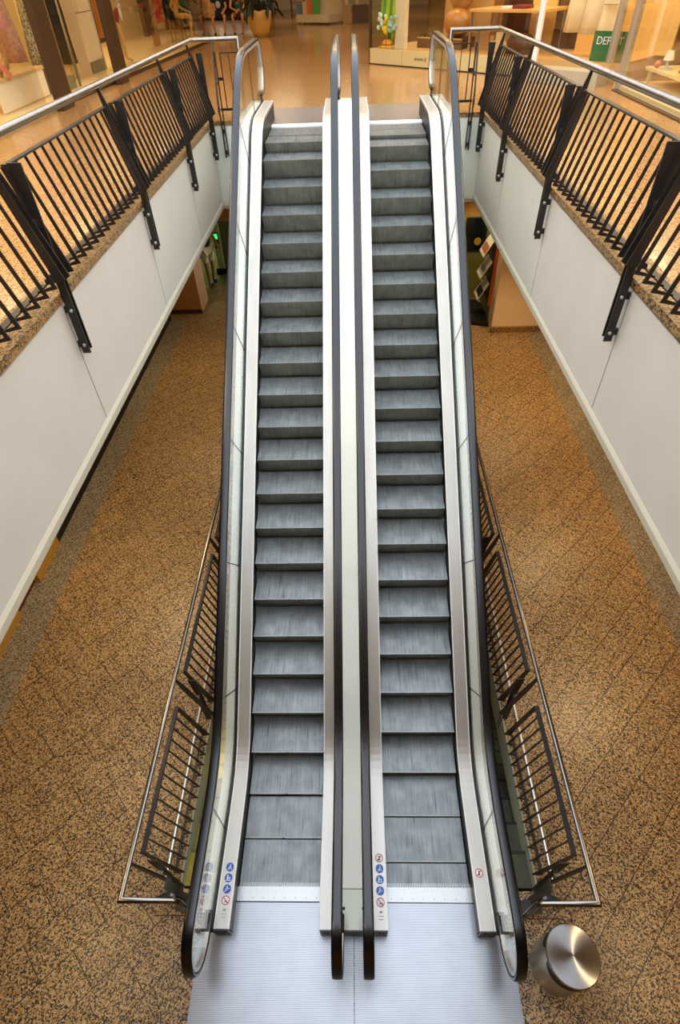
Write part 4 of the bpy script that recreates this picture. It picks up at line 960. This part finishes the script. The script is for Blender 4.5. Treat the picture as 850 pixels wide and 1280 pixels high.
goods('coral and red flowers on the tan pedestal at the far back', -.12, 29.3, Z+.531, .25, .30, mat('goods_coral', '#e0705a', .5), 'fl')
t = thing('shelf_rack', 'brown wooden shelf rack at the far back left of the plinth', 'shelf', (-2.62, 33, Z))
for x in (0, .55): obj('upright', bxs((x, 0, 0), (x+.05, .4, 1.9)), brown_m, t)
for z in (.08, .5, .95, 1.4): obj('shelf', bxs((.051, 0, z), (.549, .4, z+.03)), mat('shelf_wood', '#8a5a2a', .5), t)

# ------------------------------------------------------------------ diagonal shop window on the right (upper level)
DD, NN = Vector((.712, -.702, 0)), Vector((.702, .712, 0))
S = Matrix(((DD.x, NN.x, 0, .44), (DD.y, NN.y, 0, 16.44), (0, 0, 1, Z), (0, 0, 0, 1)))
def sbox(lo, hi, bm=None, mx=S):
    bm = bm or bmesh.new(); box(bm, [(a+b)/2 for a, b in zip(lo, hi)], [b-a for a, b in zip(lo, hi)], mx=mx); return bm
def sthing(name, label, cat, u, v, z, rz=0, group=None):
    p = S @ Vector((u, v, z)); return thing(name, label, cat, p, math.atan2(DD.y, DD.x)+rz, group)
LB = lambda lo, hi: bxs(lo, hi)
base = struct('wall_shop_right_base', sbox((0, 0, 0), (4.0, .05, .285)), mat('base_panel', '#cdbb86', .35))
obj('black_line', sbox((0, -.004, 0), (4.0, -.0005, .02)), M['black'], base); obj('seam', sbox((.98, -.003, .02), (.986, -.0005, .28)), seam, base)
text_mesh('www.d', .115, mat('letter_grey', '#6b6242', .6), base, S @ Vector((1.33, -.003, .12)), (R(90), 0, math.atan2(DD.y, DD.x)), label='grey web address lettering')
struct('window_5', sbox((.02, .02, .286), (4.2, .03, 3.2)), M['shopglass'])
struct('window_6', sbox((4.3, .02, .286), (5.62, .03, 3.2)), M['shopglass'])
struct('trim_5', sbox((-.02, 0, 0), (.018, .06, 3.2)), brown_m); struct('trim_6', sbox((4.2, .0, .21), (4.29, .06, 3.2)), whitec)
struct('trim_7', sbox((4.02, -.38, 0), (5.75, .35, .20)), mat('grey_ledge', '#b3a98f', .4))
struct('floor_shop_right', sbox((0, .06, 0), (5.9, 5, .28)), mat('display_floor', '#c49a5c', .4))
struct('wall_shop_right_back', sbox((0, 3.6, .28), (7.5, 3.7, 3.8)), mat('shop_brown', '#8a5a2c', .6))
struct('wall_shop_right_side', sbox((-.10, .06, 0), (-.03, 7, 3.8)), M['shopglass'])
struct('wall_shop_right_head', sbox((-.1, 0, 3.21), (5.8, .4, 3.86)), ivory)
t = sthing('green_dress', 'bright green and yellow dress hanging in the diagonal shop window', 'dress', -.02, .5, .50); t.rotation_euler.z += R(90)
bm = bmesh.new(); rows = []
for q, s in ((0, 1.5), (.3, 1.2), (.6, .9), (.8, .7), (1, .3)):
    rows.append([(.14*s*(1+.15*math.sin(5*a))*math.cos(a), .23*s*(1+.15*math.sin(6*a))*math.sin(a), q*1.3+(.08*math.sin(3*a) if q == 0 else 0)) for a in [2*math.pi*j/36 for j in range(36)]])
strip(bm, rows); t.location = S @ Vector((.18, .5, .50)); obj('cloth', bm, striped('green_yellow', '#9fbf1e', '#3f8f1c', .16, 1, .6, 0, .5, .2), t, smooth=True)
bm = bmesh.new(); tube(bm, [(0, 0, 1.3), (0, 0, 1.5)], .006, 6); obj('hanger', bm, M['brushed'], t)
for lab, u, z, c in (('yellow flower cluster beside the green dress', .38, .66, '#e3c21e'), ('pale blue flower cluster right of the yellow one', .56, .70, '#8fc0b8'), ('small white and blue flower cluster left of the yellow one', .22, .74, '#c8dcd4')):
    t = sthing('flower_cluster', lab, 'flowers', u, .13, z); bm = bmesh.new(); r_ = random.Random(int(u*50))
    for k in range(14): ball(bm, (r_.uniform(-.09, .09), r_.uniform(-.05, .05), r_.uniform(-.12, .12)), .038, (1, 1, 1), 8, 6)
    obj('blossoms', bm, mat('fl_'+c[1:], c, .6), t)['kind'] = 'stuff'
    bm = bmesh.new(); tube(bm, [(0, 0, -.12), (0, 0, .281-z)], .008, 6); obj('stem', bm, cm['red'] if u < .5 else cm['green'], t)
t = sthing('yellow_hat', 'yellow sun hat lying on the display floor below the green dress', 'hat', -.02, .45, .285); t.location = S @ Vector((.24, .34, .285)); bm = bmesh.new(); lathe(bm, [(.001, .0), (.21, .0), (.20, .015), (.12, .03), (.11, .10), (.07, .13), (.001, .135)], 24); obj('crown_and_brim', bm, mat('hat_yellow', '#e0b21c', .6), t, smooth=True)
bm = bmesh.new(); lathe(bm, [(.121, .032), (.124, .032), (.116, .06), (.113, .06)], 24); obj('hat_band', bm, cm['red'], t)
t = sthing('window_post', 'broad ivory post standing just behind the diagonal window glass', 'post', .58, .2, .281); obj('shaft', LB((0, 0, 0), (.27, .12, 2.9)), mat('ivory_post', '#dcd0ac', .5), t)
t = sthing('framed_picture', 'small brown framed picture hanging right of the ivory post', 'picture', .98, 1.0, 1.10); obj('frame', LB((-.3, 0, -.02), (.12, .04, .9)), brown_m, t); obj('picture', LB((-.26, -.006, .04), (.06, -.0005, .86)), mat('picture_tan', '#b98a4c', .5), t)
t = sthing('low_panel', 'low dark brown panel along the foot of the diagonal window', 'panel', .9, .6, .281); obj('board', LB((0, 0, 0), (1.2, .04, .16)), mat('low_brown', '#6a4a28', .5), t); obj('top_rail', LB((0, -.01, .161), (1.2, .05, .18)), mat('rail_tan', '#c89a52', .4), t)
t = sthing('backdrop_board', 'tall light tan board behind the diagonal window between post and sofa', 'board', 1.0, 1.4, .281); obj('board', LB((0, 0, 0), (1.25, .05, 2.6)), mat('tan_board', '#c19452', .5), t)
t = sthing('eyeglasses_display', 'dark wire spectacles shape standing before the tan board', 'decoration', 1.02, .7, .47)
bm = bmesh.new()
for s in (-1, 1): tube(bm, [(s*.055+.045*math.cos(a), 0, .045*math.sin(a)) for a in [2*math.pi*k/16 for k in range(17)]], .006, 6)
tube(bm, [(-.14, 0, -.02), (-.1, 0, 0)], .006, 6); obj('wire', bm, M['black'], t); bm = bmesh.new(); tube(bm, [(0, 0, -.188), (0, 0, -.04)], .006, 6); obj('stem', bm, M['black'], t)
t = sthing('armchair', 'round-backed tan leather armchair behind the diagonal window', 'armchair', 1.75, .95, .281)
lea = mat('tan_leather', '#a8712f', .35, var=.15); bm = bmesh.new(); ball(bm, (0, 0, .95), .33, (1, .45, 1.1)); obj('back_cushion', bm, lea, t, smooth=True); bm = bmesh.new(); ball(bm, (0, -.05, .42), .33, (1, .8, .75)); obj('seat_cushion', bm, lea, t, smooth=True); obj('plinth', LB((-.28, -.2, 0), (.28, .25, .18)), brown_m, t)
wood = mat('table_wood', '#d9aa60', .3, var=.1, stretch=(1, 8, 8)); dk = mat('dark_wood', '#4a2412', .4)
t = sthing('display_table', 'light wooden table with slim legs behind the diagonal window glass', 'table', 2.35, .4, .281)
bm = bmesh.new(); prism(bm, [(-.05, .1), (.9, 0), (1.62, .05), (1.62, 1.2), (-.05, 1.2)], .62, .66, 'z'); obj('tabletop', bm, wood, t)
for x, y in ((0, .15), (1.55, .1), (1.55, 1.1), (0, 1.1)): obj('leg', LB((x-.02, y-.02, 0), (x+.02, y+.02, .619)), M['brushed'], t)
t = sthing('dark_cabinet', 'dark red-brown cabinet standing behind the light wooden table', 'cabinet', 2.5, 1.75, .281)
obj('body', LB((-.2, 0, 0), (2.4, .4, .55)), dk, t); obj('body_top', LB((-.2, 0, .551), (.9, .4, 1.2)), dk, t)
for x in (.4, 1.1, 1.8): obj('door', LB((x-.3, -.02, .04), (x+.3, -.001, .5)), mat('door_brown', '#5c2e16', .4), t)
t = sthing('cream_panel', 'upright cream panel behind the light wooden table', 'panel', 3.05, 1.66, .281); obj('board', LB((0, 0, 0), (.55, .05, 1.1)), mat('cream_board', '#e2b562', .5), t)
t = sthing('stepped_block', 'pale stepped block at the foot of the cream panel', 'block', 2.75, .75, .281); bm = LB((0, 0, 0), (.42, .2, .16)); bxs((.1, 0, .16), (.32, .2, .30), bm); obj('body', bm, mat('pale_block', '#dfbd84', .5), t)
t = sthing('ottoman', 'dark brown padded ottoman in front of the pale stepped block', 'ottoman', 3.55, .62, .281); bm = bmesh.new(); ball(bm, (0, 0, .16), .32, (1, .7, .5)); obj('cushion', bm, dk, t, smooth=True); obj('plinth', LB((-.25, -.15, 0), (.25, .15, .08)), dk, t)
t = sthing('magazine', 'open magazine with red and grey pages lying on the light wooden table', 'magazine', 3.2, .8, .945); obj('pages', LB((-.25, -.15, 0), (.0, .15, .03)), whitec, t); obj('cover', LB((.01, -.15, 0), (.3, .15, .05)), mat('cover_red', '#7c2a22', .5), t)
# white dresses, green sign
wd = mat('white_dress', '#f0dcae', .6)
for lab, u, z, w in (('long white dress, left of the three in the bright window', 4.52, .62, .20), ('full white dress in the middle of the bright window', 4.86, .60, .22), ('white dress nearest the green sign in the bright window', 5.17, .40, .16)):
    garment('white_dress', lab, 'dress', 0, 0, 0, 1.5, w, wd).location = S @ Vector((u, .85, z))
t = sthing('backdrop_board', 'warm ivory backdrop board behind the white dresses', 'board', 4.25, 1.5, .281); obj('board', LB((0, 0, 0), (1.9, .05, 2.9)), mat('bright_ivory', '#f0c878', .5), t)
dg = mat('depot_green', '#1f6b30', .5); dep = sthing('green_sign', 'green sign with white capital letters standing behind the steel window frame', 'sign', 5.22, .25, .235)
obj('board', LB((0, 0, 0), (.64, .03, .46)), dg, dep)
text_mesh('DEPOT', .155, swhite, dep, (.065, -.004, .28), (R(90), 0, 0), label='white capital letters')
t = sthing('price_notice', 'small framed line drawing of a shoe stuck high on the ivory backdrop', 'notice', 5.1, .6, 1.02); obj('sheet', LB((0, 0, 0), (.34, .008, .36)), wd, t)
bm = bmesh.new(); tube(bm, [(.03, -.004, .10), (.10, -.004, .08), (.2, -.004, .13), (.30, -.004, .2)], .006, 6); obj('drawing', bm, seam, t)
bm = bmesh.new(); tube(bm, [(.0, -.004, .0), (.34, -.004, 0), (.34, -.004, .36), (0, -.004, .36), (0, -.004, 0)], .005, 6); obj('outline', bm, seam, t)

# steel window frames at the corner and the second window along the right walkway
fs = mat('frame_steel', '#bdb3a6', .35, .6)
for lab, x, y in (('grey steel window post nearest the green sign', 4.52, 12.50), ('grey steel window post right of the one by the green sign', 4.53, 11.80)):
    t = thing('window_frame_post', lab, 'post', (x, y, Z)); obj('post', bxs((0, 0, 0), (.10, .12, 3.2)), fs, t); obj('seal', bxs((.101, .02, 0), (.11, .05, 3.2)), M['gasket'], t)
struct('window_7', bxs((4.55, 11.93, Z+.02), (4.56, 12.49, Z+3.2)), M['shopglass'])
struct('window_8', bxs((4.55, 4, Z+.02), (4.56, 11.79, Z+3.2)), M['shopglass'])
struct('trim_8', bxs((4.44, 4, Z), (4.54, 11.79, Z+.015)), brown_m)
struct('floor_shop_corner', bxs((4.57, 3, Z), (9, 12.1, Z+.06)), cream_f)
struct('wall_shop_corner_back', bxs((7.6, 3, Z+.06), (7.7, 13, 8.4)), mat('corner_ivory', '#c9ab62', .6))
struct('wall_shop_corner_head', bxs((4.5, 4, Z+3.21), (4.7, 12.6, 8.4)), ivory)
tb = mat('display_cream', '#e6cf8e', .4)
t = thing('display_table', 'low cream display table along the corner shop window', 'table', (5.0, 8.0, Z+.06)); obj('tabletop', bxs((0, 0, .18), (1.2, 4.0, .22)), tb, t)
for x, y in ((.05, .05), (1.1, .05), (.05, 3.9), (1.1, 3.9)): obj('leg', bxs((x, y, 0), (x+.05, y+.05, .18)), tb, t)
def lamp(lab, x, y, z0, r1, r2, hh, sh, c):
    t = thing('table_lamp', lab, 'lamp', (x, y, z0)); bm = bmesh.new(); lathe(bm, [(.09, 0), (.09, .02), (.02, .03), (.018, sh+.02), (.001, sh+.02)], 16); obj('stand', bm, mat('lamp_stand', '#cfc6b0', .4), t)
    bm = bmesh.new(); lathe(bm, [(r1, sh), (r2, sh+hh), (r2-.01, sh+hh), (r1-.01, sh)], 28); strip_ = obj('lamp_shade', bm, mat('shade_'+c[1:], c, .6), t)
lamp('grey-brown lamp with a flared shade, nearest in the corner shop window', 5.45, 9.65, Z+.281, .26, .15, .36, .20, '#6a5a42')
lamp('dark lamp with a tall shade, second from the camera in the corner window', 5.5, 11.0, Z+.281, .20, .09, .75, .14, '#3b2c20')
t = thing('brown_box', 'tall brown box shape hanging behind the lamps', 'panel', (6.3, 11.2, Z+.75)); obj('panel', bxs((0, 0, 0), (.05, .9, .9)), mat('panel_brown', '#6f4f22', .5), t); obj('band', bxs((-.01, 0, .86), (-.001, .9, 1.02)), mat('band_orange', '#a8502a', .5), t)
t = thing('flower_spray', 'spray of green and pink blossoms at the top of the corner window', 'flowers', (5.80, 11.65, Z+.281)); r_ = random.Random(9)
bm = bmesh.new(); lathe(bm, [(.08, 0), (.14, .2), (.10, .5), (.07, .62), (.001, .6)], 20); obj('vase', bm, mat('vase_cream', '#e0d8b0', .3), t, smooth=True)
for nm, c, k0 in (('leaves', '#8a9a4a', 34), ('blossoms', '#c8705a', 14)):
    bm = bmesh.new()
    for k in range(k0): ball(bm, (r_.uniform(-.22, .22), r_.uniform(-.25, .25), r_.uniform(.75, 1.45)), .05, (1, 1, .6), 8, 6)
    for k in range(5): tube(bm, [(0, 0, .5), (r_.uniform(-.2, .2), r_.uniform(-.2, .2), 1.2)], .006, 5)
    obj(nm, bm, mat('spray_'+nm, c, .6), t)['kind'] = 'stuff'
lamp('small white lamp with a round shade between the dark lamp and steel post', 5.15, 11.55, Z+.281, .08, .05, .12, .12, '#efe6c8')
t = thing('orange_fruit', 'orange ball decoration on the cream display table', 'decoration', (5.08, 11.75, Z+.281)); bm = bmesh.new(); ball(bm, (0, 0, .05), .05); obj('ball', bm, cm['orange'], t, smooth=True); bm = bmesh.new(); tube(bm, [(0, 0, .1), (0, 0, .13)], .005, 6); obj('stalk', bm, brown_m, t)
for i, (y, lab) in enumerate(((10.7, 'low tuft of dried flowers between the two big lamps'), (9.2, 'low tuft of dried flowers nearest the camera in the corner window'))):
    t = thing('dried_flowers', lab, 'flowers', (5.15, y, Z+.281)); bm = bmesh.new()
    for k in range(18): ball(bm, (r_.uniform(-.1, .1), r_.uniform(-.22, .22), r_.uniform(.02, .11)), .03, (1, 1, .7), 7, 5)
    obj('tuft', bm, mat('dried_%d' % i, '#9b7b3a', .8), t)['kind'] = 'stuff'
# outer walls of the upper hall
hall = mat('hall_wall', '#c79a5c', .6)
struct('wall_hall_back', bxs((-12, 51.8, Z), (12, 52, 8.4)), hall); struct('wall_hall_left', bxs((-12, -9, Z), (-11.8, 51.8, 8.4)), hall); struct('wall_hall_right', bxs((11.8, -9, Z), (12, 51.8, 8.4)), hall)
struct('wall_hall_front', bxs((-12, -9.2, Z), (12, -9, 8.4)), hall)
t = thing('shop_counter', 'long pale shop counter across the far end of the upper hall', 'counter', (-4.2, 41, Z)); obj('body', bxs((0, 0, 0), (8.5, .6, 1.0)), lightm, t); obj('counter_top', bxs((-.05, -.05, 1.0), (8.55, .65, 1.05)), brown_m, t)

# ---- light block
# ------------------------------------------------------------------ light
w = bpy.data.worlds.new('sky'); bpy.context.scene.world = w; w.use_nodes = True
w.node_tree.nodes['Background'].inputs[0].default_value = (.80, .88, 1, 1); w.node_tree.nodes['Background'].inputs[1].default_value = 3.6
def area(name, loc, size, power, col, rot=(0, 0, 0), sy=None):
    l = bpy.data.lights.new(name, 'AREA'); l.energy = power; l.color = col; l.size = size
    if sy: l.shape = 'RECTANGLE'; l.size_y = sy
    o = bpy.data.objects.new(name, l); C.objects.link(o); o.location = loc; o.rotation_euler = rot; return o
WARM = (1, .70, .36); WW = (1, .80, .55)
def spot(name, loc, power, col, ang=110, blend=.8, rad=.06, rot=(0, 0, 0)):
    l = bpy.data.lights.new(name, 'SPOT'); l.energy = power; l.color = col; l.spot_size = R(ang); l.spot_blend = blend; l.shadow_soft_size = rad
    o = bpy.data.objects.new(name, l); C.objects.link(o); o.location = loc; o.rotation_euler = rot; return o
for x, y, p in ((-3.4, 1, 70), (-3.2, 3.2, 90), (-3.1, 5.9, 230), (-3.1, 9.8, 230), (3.4, 1, 80), (3.6, 4.2, 170), (3.6, 7.2, 230), (3.3, 10.2, 330), (2.6, 12, 60), (-1.0, 12.5, 60), (-4.4, 12.2, 60)): spot('downlight', (x, y, 3.25), p, WARM, 100)
spot('downlight', (2.6, 13.4, 3.2), 90, (1, .85, .5), 130)  # unseen spot added to brighten the right niche
for x, y in ((-4, 17), (-2.6, 17)): spot('downlight', (x, y, 3.2), 150, (.85, .9, .5))
area('basement_light', (-2.2, 3.0, -.5), .6, 24, (1, .9, .35)); area('basement_light', (2.2, 3.5, -.5), .5, 3, (.9, .95, .6))
# upper level: unseen fill lights added over the walkways and back hall
for x in (-3.8, 3.9):
    for y in (0, 4, 8): area('ceiling_fill', (x, y, 8.2), 1.2, 100 if y < 6 else 60, (1, .88, .70))
for x in (-3, 0, 3):
    for y in (14, 18, 24, 32): area('ceiling_fill', (x, y, 8.2), 1.4, 50, (1, .80, .50))
bm = bmesh.new()
for lo, hi in (((-12, -9, 8.4), (-3.2, 13, 8.5)), ((3.2, -9, 8.4), (12, 13, 8.5)), ((-3.2, -9, 8.4), (3.2, -.5, 8.5)), ((-12, 13, 8.4), (12, 52, 8.5))): bxs(lo, hi, bm)
struct('ceiling', bm, mat('ceiling_paint', '#e6d8bf', .8))
for y in (6, 10, 14, 18, 22): area('shop_light', (-6.2, y, 7.6), .8, 45, (1, .78, .45), sy=.8)
for u, p in ((1, 40), (3, 30), (5, 60)):
    q = S @ Vector((u, 1.0, 3.1)); area('shop_light', q, .6, p, (1, .75, .42))
for y in (6, 9, 11.5): area('shop_light', (6, y, 7.6), .7, 50, (1, .85, .55))
sc = bpy.context.scene
sc.view_settings.view_transform = 'Standard'; sc.view_settings.look = 'None'; sc.view_settings.gamma = 1; sc.view_settings.use_curve_mapping = False
sc.view_settings.exposure = 0
sc.cycles.use_denoising = True
